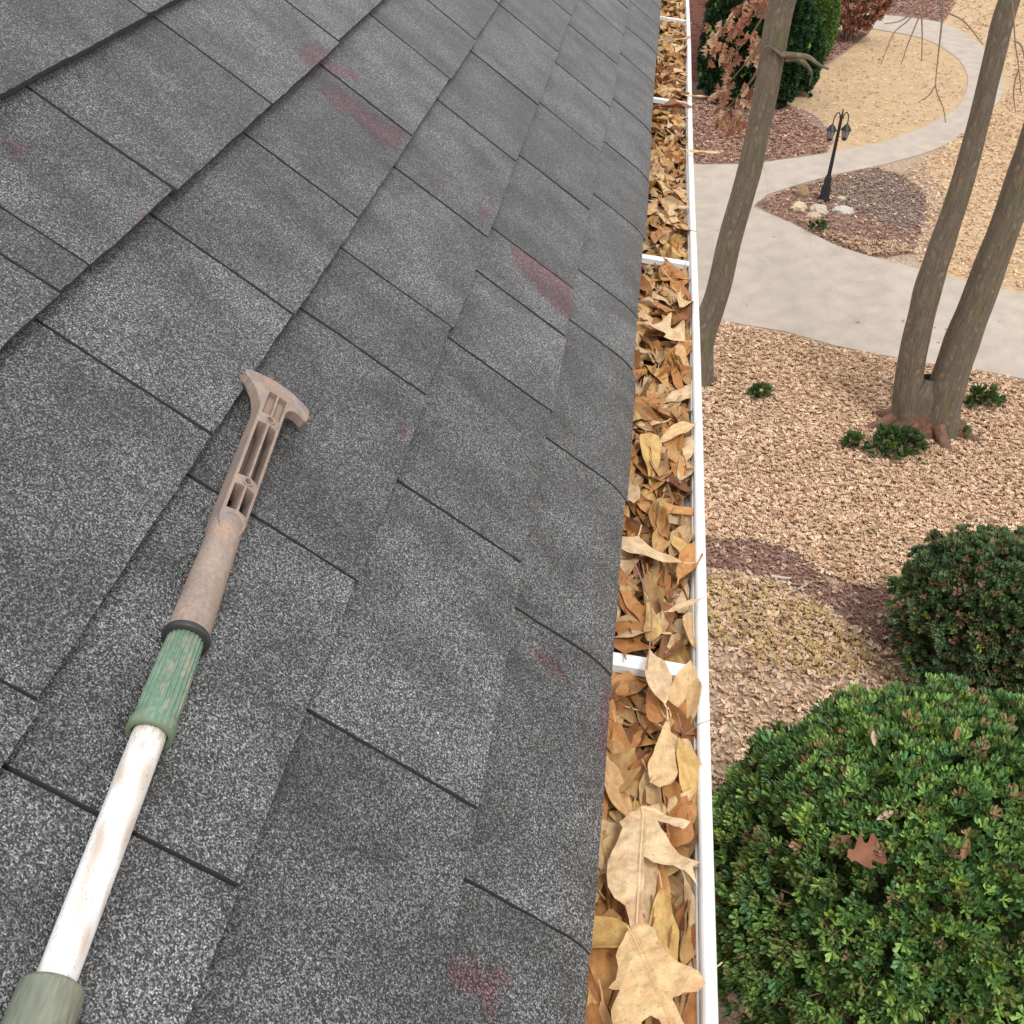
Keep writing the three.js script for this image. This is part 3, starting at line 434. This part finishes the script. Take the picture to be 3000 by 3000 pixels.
  for (const s of [-1, 1]) { const a = s < 0 ? -0.0084 : 0.0003, b = s < 0 ? -0.0003 : 0.0084; hole(a, b, u0, u1); hole(a, b, u2, u3); hole(a, b, u4, u5); }
  rd(0, (u1 + u2) / 2, 0.003); rd(0, (u3 + u4) / 2, 0.003); 
  const hg = new THREE.ExtrudeGeometry(sh, { depth: 0.0175, bevelEnabled: true, bevelSize: 0.0006, bevelThickness: 0.0012, bevelSegments: 3, curveSegments: 10 }); hg.translate(0, 0, -0.0078);
  const P = hg.attributes.position; for (let i = 0; i < P.count; i++) { const t = Math.max(0, (P.getY(i) - yN) / (yT - yN)); const kk = 30 + (5 - 30) * Math.min(1, Math.max(0, (P.getY(i) - M * 0.8) / (M * 0.14))); const thin = Math.min(1, Math.max(0, (P.getY(i) - M * 0.84) / (M * 0.1))); P.setZ(i, 0.0115 - (0.0115 - P.getZ(i)) * (1 - 0.55 * thin) - 0.004 * t * t - kk * P.getX(i) * P.getX(i)); }
  { const u = hg.attributes.uv; for (let i = 0; i < u.count; i++) u.setXY(i, P.getX(i) * 14, P.getY(i) * 14); } hg.computeVertexNormals();
  const head = mesh('tool_head', local(hg, CD), dust, tool);
  const back = new THREE.Shape([[-w1 + 0.001, u2 - 0.001], [w1 - 0.001, u2 - 0.001], [w1 - 0.001, u4 - 0.002], [-w1 + 0.001, u4 - 0.002]].map(([x, y]) => new THREE.Vector2(x, y))), bg = new THREE.ExtrudeGeometry(back, { depth: 0.002, bevelEnabled: false }); bg.translate(0, 0, -0.0095);
  mesh('head_back', local(bg, CD), dust, tool);
  const pan = new THREE.Shape([[-w1 + 0.001, u4], [w1 - 0.001, u4], [w1 + 0.004, yT - 0.004], [-w1 - 0.004, yT - 0.004]].map(([x, y]) => new THREE.Vector2(x, y))), pg = new THREE.ExtrudeGeometry(pan, { depth: 0.006, bevelEnabled: false }); pg.translate(0, 0, -0.0005);
  mesh('head_floor', local(pg, CD), dust, tool);
  for (const y of [(u1 + u2) / 2, (u3 + u4) / 2]) { const ring = new THREE.TorusGeometry(0.0033, 0.0008, 8, 24); ring.translate(0, y, 0.0112); mesh('screw_boss', local(ring, CD), dust, head); }
}

// ------------------------------------------------------------------ trees
const barkTex = tex(512, 512, (u, v, o) => { const n = N3(Math.cos(u * 6.283) * 5, Math.sin(u * 6.283) * 5, v * 3) , f = TN(u, v, 40, 121), l = Math.max(0, TN(u, v, 12, 124) - 0.3), k = 0.15 + 0.035 * n + 0.03 * f + 0.18 * l, g = Math.max(0, TN(u, v, 4, 127)); o[0] = k * (1.17 - 0.13 * g); o[1] = k * (0.88 + 0.06 * g); o[2] = k * (0.66 - 0.16 * g); });
const barkBump = tex(512, 512, (u, v, o) => { const n = N3(Math.cos(u * 6.283) * 7, Math.sin(u * 6.283) * 7, v * 4); o[0] = o[1] = o[2] = 0.5 + 0.3 * n + 0.2 * TN(u, v, 40, 129); }, { srgb: false });
const bark = mat(lin(0.86, 0.9, 0.86), 0.92, { map: barkTex, bumpMap: barkBump, bumpScale: 0.012 });
const twigMat = mat(lin(0.24, 0.17, 0.12), 0.9);
function trunkFrom(list, z) { const pts = [], rad = []; for (const [xl, xr, y] of list) { const p = atZ((xl + xr) / 2, y, z); pts.push(p); rad.push((xr - xl) / 2 * pxSize(p) * 0.92); } return [pts, rad]; }
function resample(pts, rad) { return [pts, rad]; }
function branchTree(parent, start, dir, len, r, depth, rg) {
  const out = []; const go = (p, d, l, rad, k) => { const pts = [p.clone()], q = p.clone(), dd = d.clone(); for (let i = 0; i < 4; i++) { dd.add(V(rg() - 0.5, rg() - 0.3, rg() - 0.5).multiplyScalar(0.35)).normalize(); q.addScaledVector(dd, l / 4); pts.push(q.clone()); } out.push(tube(pts, [rad, rad * 0.55], 8, 6)); if (k > 0) for (let i = 0; i < 3; i++) go(pts[2 + (i % 3)], dd.clone().add(V(rg() - 0.5, rg() - 0.2, rg() - 0.5).multiplyScalar(1.5)).normalize(), l * 0.62, rad * 0.5, k - 1); };
  go(start, dir, len, r, depth); return mergeGeometries(out);
}
const rt = rnd(909);
let leftTree, leftZ;
{
  const base = ground(2044, 1118); leftZ = base.z;
  const t = leftTree = thing('tree', 'slim grey-brown tree trunk rising close beyond the gutter rim', 'tree', V(base.x, 0, base.z));
  const [pts, rad] = trunkFrom([[1992, 2094, 1128], [2016, 2090, 1000], [2061, 2135, 870], [2102, 2172, 707], [2159, 2236, 489], [2205, 2281, 272], [2254, 2334, 0]], leftZ);
  const top = pts[pts.length - 1].clone(); for (const [dx, dy] of [[0.15, 2.2], [0.1, 4.4], [0.2, 6.6]]) pts.push(top.clone().add(V(dx * 2, dy, dx))); rad.push(0.19, 0.15, 0.08);
  const g = tube(pts, rad, 120, 20, 0.05, 0.7); g.translate(-base.x, 0, -base.z); const trunk = mesh('trunk', g, bark, t);
  const loc = (g2) => { g2.translate(-base.x, 0, -base.z); return g2; };
  // broken snags low on the trunk
  const sn = (l, r0, dz) => mesh('broken_branch', loc(tube(l.map(([x, y], i) => atZ(x, y, leftZ + 0.15 + dz * i)), [r0, r0 * 0.7, r0 * 0.35], 24, 8, 0.35)), bark, trunk);
  sn([[2290, 160], [2330, 162], [2370, 168], [2400, 190], [2428, 202]], 0.038, 0.06); sn([[2300, 172], [2335, 172], [2362, 190], [2378, 215], [2372, 250]], 0.034, -0.05); sn([[2295, 165], [2250, 135], [2240, 140]], 0.022, 0.05);
  for (let i = 0; i < 5; i++) mesh('limb', loc(branchTree(t, pts[7 + (i % 3)], V(Math.cos(i * 1.9), 0.7, Math.sin(i * 1.9)).normalize(), 2.6, 0.06, 3, rt)), twigMat, t);
  // drooping twigs that hang into view on the right
  const hangs = [[[2700, -60], [2690, 20], [2660, 60], [2620, 95], [2600, 140], [2580, 190]], [[2720, -60], [2700, 30], [2680, 80], [2660, 130], [2640, 190]], [[2765, -60], [2762, 30], [2755, 110], [2745, 200], [2742, 260], [2765, 320], [2770, 360]], [[2690, 20], [2640, 60], [2590, 70]], [[2700, 40], [2702, 100], [2700, 180]], [[2755, 30], [2820, 60], [2880, 130]], [[2960, -40], [2970, 60], [2975, 130], [2985, 200], [2992, 280]], [[2970, 120], [2990, 130], [3005, 190]], [[2985, 200], [2970, 260], [2975, 330]], [[2600, -40], [2640, 30], [2690, 25]], [[2740, 250], [2720, 280], [2690, 300]]];
  const anchor = pts[8];
  const g2 = hangs.map((h) => tube(h.map(([x, y], i) => atZ(x, y, leftZ + 1.5 + 0.05 * i)), [0.011, 0.005], 18, 5, 0.3));
  g2.push(tube([anchor, anchor.clone().add(V(1.2, 0.4, 0.8)), atZ(2600, -120, leftZ + 1.5), atZ(2700, -60, leftZ + 1.5), atZ(2765, -60, leftZ + 1.5), atZ(2960, -40, leftZ + 1.5)], [0.06, 0.03, 0.018], 30, 6, 0.1));
  mesh('drooping_branch', loc(mergeGeometries(g2)), twigMat, t);
  // brown leaves still held by the low branches
  const lg = leafGeo({ wide: 0.28, lobes: 3, depth: 0.5, nu: 10, nv: 1, curl: 1.2, bend: 0.5, seed: 7, stem: 0 }), list = [], cols = [[0.45, 0.22, 0.12], [0.38, 0.15, 0.08], [0.55, 0.34, 0.2], [0.33, 0.14, 0.09], [0.58, 0.4, 0.26]];
  const blobs = [[2130, 190, 40, 50], [2165, 100, 55, 60], [2200, 30, 60, 50], [2120, 265, 32, 32], [2185, 280, 35, 38], [2115, 340, 24, 26], [2150, 370, 22, 26], [2240, 15, 40, 30], [2200, 160, 30, 40], [2100, 110, 30, 40]], tw = [];
  for (const [x, y, w, h] of blobs) { const c = atZ(x, y, leftZ - 3.2), s = pxSize(c); for (let i = 0; i < 19; i++) { const p = c.clone().add(V(gauss() * w * s * 0.8, gauss() * h * s * 0.8, gauss() * 0.5)); list.push([MX(p.sub(V(base.x, 0, base.z)), [Math.PI + gauss() * 0.7, R() * 6.28, gauss() * 0.8], rr(0.13, 0.22)), lin(...cols[Math.floor(R() * 5)]).multiplyScalar(rr(0.8, 1.15))]); } tw.push(tube([c.clone().add(V(0, -h * s * 0.7, 0)), c, c.clone().add(V(0.25, 0.5, 0.3)), V(top.x - 0.1, Math.max(c.y + 1.4, 4), leftZ - 0.5), V(top.x, Math.max(c.y + 1.8, 5), leftZ)], [0.008, 0.02], 16, 5)); }
  mesh('leafy_branches', loc(mergeGeometries(tw)), twigMat, t); instanced('brown_foliage', lg, mat(lin(1, 1, 1), 0.75, { transmission: 0 }), list, t).userData.kind = 'stuff';
}
{
  const base = ground(2700, 1262), z = base.z, t = thing('tree', 'tree with two trunks forking from one base beside the driveway', 'tree', V(base.x, 0, z)), loc = (g) => { g.translate(-base.x, 0, -z); return g; }, S = 1.5528;
  const px = (l) => l.map(([a, b, y]) => [a * S, b * S, y * S]);
  const ext = (pts, rad, dx) => { const top = pts[pts.length - 1]; for (const k of [1, 2, 3]) { pts.push(top.clone().add(V(dx * k, 2 * k, -0.1 * k))); rad.push(rad[rad.length - 1] * 0.85); } return [pts, rad]; };
  const [p1, r1] = ext(...trunkFrom(px([[1680, 1736, 815], [1682, 1736, 770], [1692, 1745, 690], [1717, 1762, 590], [1745, 1785, 500], [1788, 1828, 370], [1828, 1866, 230], [1858, 1897, 100], [1880, 1930, 0]]), z), 0.3);
  const [p2, r2] = ext(...trunkFrom(px([[1728, 1812, 822], [1738, 1808, 775], [1762, 1824, 710], [1795, 1852, 620], [1832, 1892, 520], [1880, 1932, 400], [1915, 1965, 300], [1960, 2010, 180]]), z), 0.5);
  mesh('trunk', loc(tube(p1, r1, 120, 20, 0.06, 0.7)), bark, t); mesh('trunk', loc(tube(p2, r2, 120, 20, 0.06, 0.7)), bark, t);
  // root flare with red-brown rotted bark
  const redTex = tex(256, 256, (u, v, o) => { const k = 0.15 + 0.06 * TN(u, v, 14, 141) + 0.05 * TN(u, v, 40, 143), g = 0.5 + 0.5 * TN(u, v, 5, 145); o[0] = k * (1.25 + 0.1 * g); o[1] = k * (0.72 - 0.08 * g); o[2] = k * (0.5 - 0.1 * g); }), red = mat(lin(1, 1, 1), 0.95, { map: redTex, bumpMap: barkBump, bumpScale: 0.02 }), fl = [];
  { const m0 = atZ(2708, 1200, z).sub(V(base.x, 0, z)); const bs = tube([V(m0.x, -0.1, 0.02), V(m0.x, 0.12, 0.02), V(m0.x, 0.36, 0), V(m0.x + 0.02, 0.62, -0.02), V(m0.x + 0.02, 0.85, -0.03)], [0.44, 0.38, 0.35, 0.32, 0.2], 24, 28, 0.08, 0.7); bs.scale(1, 1, 0.62); mesh('trunk_base', bs, bark, t); const rs = tube([V(m0.x, -0.12, 0.02), V(m0.x, 0.05, 0.02), V(m0.x, 0.2, 0.01), V(m0.x, 0.34, 0)], [0.54, 0.46, 0.4, 0.355], 20, 30, 0.12); rs.scale(1, 1, 0.66); fl.push(rs); }
  for (let i = 0; i < 7; i++) { const a = i / 7 * 6.28 + 0.3, c = Math.cos(a), s = Math.sin(a); fl.push(tube([V(c * 0.36, 0.22, s * 0.2), V(c * 0.52, 0.1, s * 0.3), V(c * 0.7, 0.02, s * 0.46), V(c * 0.95, -0.05, s * 0.7)], [0.12, 0.09, 0.04], 12, 10, 0.4)); }
  mesh('root_flare', mergeGeometries(fl), red, t);
  for (let i = 0; i < 4; i++) { mesh('limb', loc(branchTree(t, p1[9 + (i % 3)], V(Math.cos(i * 1.7), 0.8, Math.sin(i * 1.7)).normalize(), 2.6, 0.06, 2, rt)), twigMat, t); mesh('limb', loc(branchTree(t, p2[8 + (i % 3)], V(Math.cos(i * 1.7 + 1), 0.8, Math.sin(i * 1.7 + 1)).normalize(), 2.6, 0.06, 2, rt)), twigMat, t); }
}

// ------------------------------------------------------------------ shrubs
function rosette(n, len, wide, droop = 0.5, blunt = 0) { const gs = []; for (let i = 0; i < n; i++) { const g = leafGeo({ len, wide, nu: 6, nv: 1, curl: 1.0, bend: -0.35, seed: i + 2, stem: 0, blunt }); g.translate(0, len * 0.55, 0); g.rotateX(droop + (i % 2) * 0.35 - 0.2); g.rotateZ((i % 2 ? 0.2 : -0.15)); g.rotateY(i * 2.4); gs.push(g); } return mergeGeometries(gs); }
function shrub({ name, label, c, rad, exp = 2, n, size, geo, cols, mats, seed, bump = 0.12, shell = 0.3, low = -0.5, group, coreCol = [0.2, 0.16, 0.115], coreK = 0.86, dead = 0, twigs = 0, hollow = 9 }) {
  const t = thing(name, label, 'shrub', V(c.x, 0, c.z), group), rg = rnd(seed), nz = createNoise3D(rnd(seed + 1));
  const shape = (d) => { const q = Math.pow(Math.abs(d.x / rad[0]) ** exp + Math.abs(d.y / rad[1]) ** exp + Math.abs(d.z / rad[2]) ** exp, -1 / exp); return q * (1 + bump * nz(d.x * 2.2, d.y * 2.2, d.z * 2.2) + bump * 0.6 * nz(d.x * 5, d.y * 5, d.z * 5)); };
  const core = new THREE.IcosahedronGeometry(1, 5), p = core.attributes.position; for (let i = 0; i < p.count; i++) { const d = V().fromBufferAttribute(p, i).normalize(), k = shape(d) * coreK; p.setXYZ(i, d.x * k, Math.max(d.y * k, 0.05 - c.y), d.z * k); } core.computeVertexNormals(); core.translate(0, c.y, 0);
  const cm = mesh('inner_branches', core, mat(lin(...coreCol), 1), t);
  const list = [];
  while (list.length < n) {
    const d = V(rg() * 2 - 1, rg() * 2 - 1, rg() * 2 - 1); if (d.lengthSq() > 1 || d.lengthSq() < 0.01) continue; d.normalize(); if (d.y < low) continue;
    const k = shape(d) * (1 - shell * rg() * rg() + 0.04 * rg()), pos = d.clone().multiplyScalar(k); if (pos.y + c.y < 0.05) continue; if (nz(d.x * 4.5 + 3, d.y * 4.5, d.z * 4.5) > hollow && k > shape(d) * 0.86) continue;
    const out = d.clone().add(V(rg() - 0.5, rg() * 0.9 - 0.15, rg() - 0.5).multiplyScalar(0.9)).normalize(), q = new THREE.Quaternion().setFromUnitVectors(V(0, 1, 0), out).multiply(new THREE.Quaternion().setFromAxisAngle(V(0, 1, 0), rg() * 6.28)), s = size * (0.6 + 0.8 * rg() + (rg() < 0.12 ? 0.35 : 0));
    const w = rg(); let cc = cols[Math.floor(rg() * cols.length)]; if (w < 0.02) cc = [0.24, 0.34, 0.05]; else if (w < 0.02 + dead || (dead && nz(d.x * 5 + 9, d.y * 5, d.z * 5) > 0.72 - dead && w < 0.5)) cc = [0.3, 0.19, 0.11];
    list.push([new THREE.Matrix4().compose(pos.add(V(0, c.y, 0)), q, V(s, s, s)), lin(...cc).multiplyScalar(0.75 + 0.5 * rg())]);
  }
  instanced('foliage', geo, mats, list, t).userData.kind = 'stuff';
  const st = []; for (let i = 0; i < 6; i++) { const a = i * 1.05; st.push(tube([V(Math.cos(a) * 0.08, -0.05, Math.sin(a) * 0.08), V(Math.cos(a) * rad[0] * 0.3, c.y * 0.7, Math.sin(a) * rad[2] * 0.3), V(Math.cos(a) * rad[0] * 0.6, c.y * 1.1, Math.sin(a) * rad[2] * 0.6)], [0.035, 0.015], 10, 6)); }
  for (let i = 0; i < twigs; i++) { const d = V(rg() * 2 - 1, rg() * 1.3 - 0.2, rg() * 2 - 1).normalize(), k = shape(d), a = d.clone().multiplyScalar(k * 0.82).add(V(0, c.y, 0)), b2 = d.clone().multiplyScalar(k * (1 + 0.035 * rg())).add(V((rg() - 0.5) * 0.2, c.y + (rg() - 0.3) * 0.14, (rg() - 0.5) * 0.2)); st.push(tube([a, a.clone().lerp(b2, 0.5).add(V((rg() - 0.5) * 0.04, 0.02, (rg() - 0.5) * 0.04)), b2], [0.004, 0.0022], 4, 4)); }
  mesh('stems', mergeGeometries(st), twigMat, t); void cm;
  return { t, shape };
}
const gloss = mat(lin(1.2, 1.22, 1.2), 0.34, { specularIntensity: 0.8 }), dullLeaf = mat(lin(1, 1, 1), 0.5, { specularIntensity: 0.5 });
const along = (px, py, k) => { const q = ray(px, py), l = Math.hypot(...q); return V(q[0] / l * k, EYE + q[1] / l * k, q[2] / l * k); };
const hedgeC = along(2730, 2690, 8.0);
shrub({ name: 'clipped_shrub', label: 'tall glossy green clipped shrub right below the gutter', c: hedgeC, rad: [1.4, 1.44, 1.4], exp: 2.05, n: 22000, size: 1, geo: rosette(7, 0.056, 0.2, 0.62, 1), hollow: 0.42, cols: [[0.12, 0.23, 0.065], [0.19, 0.33, 0.085], [0.07, 0.145, 0.045], [0.27, 0.42, 0.11], [0.12, 0.25, 0.1], [0.16, 0.2, 0.06], [0.09, 0.17, 0.05]], twigs: 420, dead: 0.035, mats: gloss, seed: 501, shell: 0.4, low: -0.25, bump: 0.055, coreK: 0.66 });
const roundC = ground(2880, 1800, 0.82);
shrub({ name: 'clipped_shrub', label: 'round clipped dark bush standing on the mulch strip', c: roundC, rad: [0.79, 0.8, 0.79], exp: 2.2, n: 9000, size: 1, geo: rosette(6, 0.05, 0.26), cols: [[0.1, 0.155, 0.06], [0.13, 0.2, 0.075], [0.075, 0.12, 0.05], [0.17, 0.23, 0.11], [0.1, 0.17, 0.075]], dead: 0.12, hollow: 0.45, mats: dullLeaf, seed: 601, coreK: 0.7, shell: 0.45, low: -0.8, bump: 0.16 });
{ // shrubs by the far brick wall
  const a = ground(2190, 330); shrub({ name: 'evergreen_shrub', label: 'dense dark evergreen shrub by the brick wall corner', c: V(a.x, 1.5, a.z - 1.2), rad: [1.25, 1.75, 1.2], exp: 2.4, n: 9000, size: 1, geo: rosette(5, 0.1, 0.3), cols: [[0.02, 0.05, 0.018], [0.03, 0.07, 0.02], [0.015, 0.035, 0.015], [0.04, 0.08, 0.03]], mats: dullLeaf, seed: 701, shell: 0.3, low: -0.8 });
  const a2 = ground(2330, 290); shrub({ name: 'evergreen_shrub', label: 'lower dark evergreen shrub behind the slim trunk', c: V(a2.x - 0.1, 0.9, a2.z - 0.6), rad: [0.6, 1.15, 0.6], exp: 2.2, n: 5000, size: 1, geo: rosette(5, 0.09, 0.3), cols: [[0.03, 0.07, 0.02], [0.04, 0.1, 0.03], [0.02, 0.05, 0.02]], mats: dullLeaf, seed: 702, shell: 0.3, low: -0.8 });
  const b = ground(2395, 190); shrub({ name: 'evergreen_shrub', label: 'bright yellow-green clipped dome shaped shrub', c: V(b.x - 0.25, 1.0, b.z - 0.6), rad: [0.62, 1.3, 0.7], exp: 2.2, n: 6000, size: 1, geo: rosette(5, 0.08, 0.26), cols: [[0.12, 0.2, 0.04], [0.15, 0.24, 0.05], [0.09, 0.16, 0.05], [0.18, 0.26, 0.08]], mats: dullLeaf, seed: 703, shell: 0.2, low: -0.8, bump: 0.05 });
  const d = ground(2400, 110); shrub({ name: 'evergreen_shrub', label: 'dark green shrub behind the bright dome shaped one', c: V(d.x - 1.1, 1.1, d.z - 0.8), rad: [0.9, 1.5, 1], exp: 2.2, n: 4500, size: 1, geo: rosette(5, 0.1, 0.26), cols: [[0.03, 0.08, 0.03], [0.04, 0.1, 0.03]], mats: dullLeaf, seed: 704, shell: 0.3, low: -0.8 });
  const e = ground(2480, 120); shrub({ name: 'bronze_shrub', label: 'small shrub with rusty red-brown leaves by the path end', c: V(e.x, 1.25, e.z), rad: [1.0, 0.8, 0.8], exp: 2, n: 380, size: 1, geo: rosette(4, 0.17, 0.3), cols: [[0.35, 0.15, 0.09], [0.42, 0.2, 0.11], [0.28, 0.12, 0.08]], mats: dullLeaf, seed: 705, shell: 0.7, low: -1, coreK: 0.12 });
}
{ // tufts on the leaf litter
  const tuft = (px, py, w, n, label, seed) => { const p = ground(px, py), s = w * pxSize(p); shrub({ name: 'green_tuft', label, c: V(p.x, 0.1, p.z), rad: [s, s * 0.75, s * 0.7], n, size: 1, geo: rosette(6, 0.1, 0.2, 0.4), cols: [[0.05, 0.1, 0.03], [0.08, 0.14, 0.04], [0.12, 0.15, 0.06]], mats: dullLeaf, seed, shell: 0.9, low: -0.1, coreK: 0.3 }); };
  tuft(2615, 1330, 78, 90, 'leafy green sapling tuft at the foot of the double trunk', 801); tuft(2500, 1315, 26, 14, 'sparse green sprig beside the leafy tuft', 802); tuft(2880, 1195, 48, 34, 'olive green tuft beyond the double trunk', 803); tuft(2222, 1170, 26, 16, 'tiny green tuft alone on the leaf litter', 804); tuft(2802, 1285, 16, 8, 'small green sprout against the root flare', 805); tuft(2395, 680, 24, 10, 'small dark tuft at the edge of the driveway', 806);
}
// leaves caught on the hedge
{
  const spots = [[2530, 2500, 0.24, 'rusty lobed oak leaf caught on top of the tall green shrub', 0], [2460, 2470, 0.15, 'curled rusty leaf beside the lobed one on the green shrub', 1], [2590, 2390, 0.11, 'pale dry leaf stuck in the tall green shrub', 2], [2825, 2490, 0.13, 'brown leaf half sunk among the green shrub leaves', 1], [2560, 2165, 0.1, 'small tan leaf near the far top of the tall shrub', 2], [2800, 2150, 0.1, 'narrow tan leaf standing upright in the tall shrub', 1], [2420, 2280, 0.09, 'whitish curled leaf on the flank of the tall shrub', 2]];
  const q0 = V(); void q0;
  for (const [px, py, s, label, k] of spots) {
    // where the sight line meets the shrub's top
    let p; for (let d = 5; d < 10; d += 0.02) { p = along(px, py, d); const v = p.clone().sub(hedgeC); if (Math.abs(v.x / 1.44) ** 2.05 + Math.abs(v.y / 1.48) ** 2.05 + Math.abs(v.z / 1.44) ** 2.05 < 1) break; }
    const m = mesh('caught_leaf', leafGeo(k === 0 ? { wide: 0.34, lobes: 2.5, depth: 0.55, shear: 0.3, nu: 34, nv: 3, curl: 0.7, bend: 0.5, twist: 0.5, seed: 33 } : { wide: 0.18, curl: 1.5, bend: 0.6, seed: 34 + k, nu: 12 }), mat([lin(0.27, 0.11, 0.06), lin(0.33, 0.17, 0.09), lin(0.6, 0.46, 0.33)][k], 0.7)); m.position.copy(p); m.rotation.set(-1.1 + gauss() * 0.2, gauss() * 0.3, R() * 6); m.scale.setScalar(s); tag(m, label, 'leaf');
  }
}

// ------------------------------------------------------------------ lamp post and stones
{
  const b = ground(2412, 590), iron = mat(lin(0.018, 0.018, 0.02), 0.45, { metalness: 0.2 }), glass = mat(lin(0.5, 0.52, 0.5), 0.15, { transmission: 0.7, thickness: 0 });
  const t = thing('lamp_post', 'black twin lantern lamp post standing in the mulch bed', 'lamp post', b);
  const L = (n, pr, p = t, m = iron, at = [0, 0, 0]) => { const g = new THREE.LatheGeometry(pr.map(([r, y]) => new THREE.Vector2(r, y)), 20); g.translate(...at); return mesh(n, g, m, p); };
  L('base', [[0, 0], [0.13, 0], [0.13, 0.06], [0.1, 0.1], [0.1, 0.3], [0.075, 0.36], [0.075, 0.5], [0.05, 0.56]]); L('post', [[0.042, 0.54], [0.034, 1.2], [0.03, 1.72], [0.045, 1.74], [0.045, 1.78], [0.02, 1.8], [0.012, 1.9], [0, 1.94]]);
  for (const s of [-1, 1]) {
    const arm = []; for (let i = 0; i <= 12; i++) { const a = i / 12 * Math.PI; arm.push(V(s * (0.015 + 0.075 * (1 - Math.cos(a))), 1.62 + 0.22 * Math.sin(a) + 0.02 * i / 12, 0)); }
    mesh('arm', tube(arm, [0.013, 0.011], 24, 8), iron, t);
    const at = [s * 0.165, 1.28, 0], ln = L('lantern', [[0.02, 0], [0.05, 0.02], [0.06, 0.06], [0.055, 0.06], [0.02, 0.05]], t, iron, at);
    L('lantern_glass', [[0.058, 0.06], [0.085, 0.2], [0.085, 0.22]], ln, glass, at); L('lantern_roof', [[0.11, 0.215], [0.1, 0.24], [0.06, 0.29], [0.05, 0.31], [0.02, 0.33], [0.015, 0.36], [0, 0.37]], ln, iron, at);
    for (let i = 0; i < 6; i++) { const a = i / 6 * 6.28, c = Math.cos(a), q = Math.sin(a); mesh('lantern_bar', tube([V(at[0] + c * 0.06, at[1] + 0.06, q * 0.06), V(at[0] + c * 0.075, at[1] + 0.14, q * 0.075), V(at[0] + c * 0.089, at[1] + 0.22, q * 0.089)], [0.006, 0.006], 4, 5), iron, ln); }
  }
  t.rotation.y = 0.35;
  const rock = (px, py, w, h, c, label, seed) => { const p = ground(px, py), s = pxSize(p), g = new THREE.IcosahedronGeometry(1, 4), q = g.attributes.position, nz = createNoise3D(rnd(seed)); for (let i = 0; i < q.count; i++) { const v = V().fromBufferAttribute(q, i), k = 1 + 0.18 * nz(v.x * 1.4, v.y * 1.4, v.z * 1.4) + 0.06 * nz(v.x * 4, v.y * 4, v.z * 4); q.setXYZ(i, v.x * k * w * s, Math.max(-0.02, v.y * k * h * s), v.z * k * w * s * 0.8); } g.computeVertexNormals(); const m = mesh('garden_stone', g, mat(lin(...c), 0.9)); m.position.copy(p); m.rotation.y = seed; tag(m, label, 'stone'); };
  rock(2340, 614, 28, 22, [0.55, 0.45, 0.3], 'small cream stone at the left foot of the lamp post', 1); rock(2400, 620, 32, 20, [0.48, 0.41, 0.32], 'large whitish stone right in front of the lamp post', 2); rock(2470, 622, 34, 18, [0.5, 0.46, 0.41], 'angular white stone beside the lamp post', 3); rock(2385, 634, 26, 12, [0.46, 0.37, 0.25], 'flat cream stone before the whitish stone', 4); rock(2350, 575, 26, 30, [0.3, 0.2, 0.1], 'brown pointed stone behind the lamp post', 5); rock(2465, 585, 18, 10, [0.5, 0.4, 0.28], 'small tan stone behind the angular white one', 6);
  const stick = (l, r0, c, label) => tag(mesh('fallen_stick', tube(l.map(([x, y]) => ground(x, y, 0.03)), [r0, r0 * 0.6], 14, 7, 0.25), mat(lin(...c), 0.9)), label, 'stick');
  stick([[2258, 1688], [2285, 1692], [2322, 1696]], 0.02, [0.55, 0.48, 0.42], 'short pale stick at the edge of the mulch strip'); stick([[2305, 1738], [2340, 1725], [2378, 1706]], 0.018, [0.5, 0.42, 0.36], 'slanting pale stick on the yellow grass'); stick([[2380, 1622], [2350, 1616], [2352, 1628]], 0.012, [0.5, 0.4, 0.34], 'small bent twig on the mulch strip'); stick([[2590, 1735], [2640, 1728], [2690, 1740]], 0.012, [0.35, 0.27, 0.22], 'thin brown stick reaching toward the round bush');
}

// ------------------------------------------------------------------ brick wing with downspout
{
  const corner = ground(2048, 240), z = corner.z, x1 = corner.x, t = thing('brick_building', 'red brick building corner with downspout beyond the gutter', 'building', V(x1 - 2, 0, z - 2));
  const wall = new THREE.BoxGeometry(4 - 0.02, 5, 4); wall.translate(0, 2.5, -0.012 + 0.0); mesh('wall', wall, mat(lin(0.4, 0.34, 0.3), 0.95), t);
  const rb = rnd(55), cols = [[0.27, 0.1, 0.075], [0.33, 0.13, 0.095], [0.22, 0.085, 0.07], [0.3, 0.14, 0.11]], list = [], bg = new RoundedBoxGeometry(0.2, 0.06, 0.09, 1, 0.004);
  for (let j = 0; j < 62; j++) for (let i = 0; i < 19; i++) list.push([MX(V(-1.9 + i * 0.211 + (j % 2 ? 0.1 : 0), 0.035 + j * 0.073, 1.955), [0, 0, 0], V(1, 1, 1)), lin(...cols[Math.floor(rb() * 4)])]);
  const br = instanced('bricks', bg, mat(lin(1, 1, 1), 0.9), list, t); br.userData.kind = 'stuff';
  const roof = new THREE.ConeGeometry(3.3, 1.8, 4, 1); roof.rotateY(Math.PI / 4); roof.translate(0, 5.9, 0); mesh('roof', roof, mat(lin(0.08, 0.08, 0.085), 0.9), t);
  const pipe = tube([V(2.24, 5, 1.9), V(2.24, 3, 1.9), V(2.24, 1.35, 1.9)], [0.05, 0.05], 10, 10); mesh('downspout', pipe, mat(lin(0.6, 0.58, 0.54), 0.5), t);
  const shoe = tube([V(2.24, 1.4, 1.9), V(2.22, 0.7, 1.88), V(2.3, 0.1, 2.1)], [0.06, 0.06], 10, 10); mesh('downspout_foot', shoe, mat(lin(0.05, 0.055, 0.06), 0.6), t);
}
renderer.render(scene, camera);
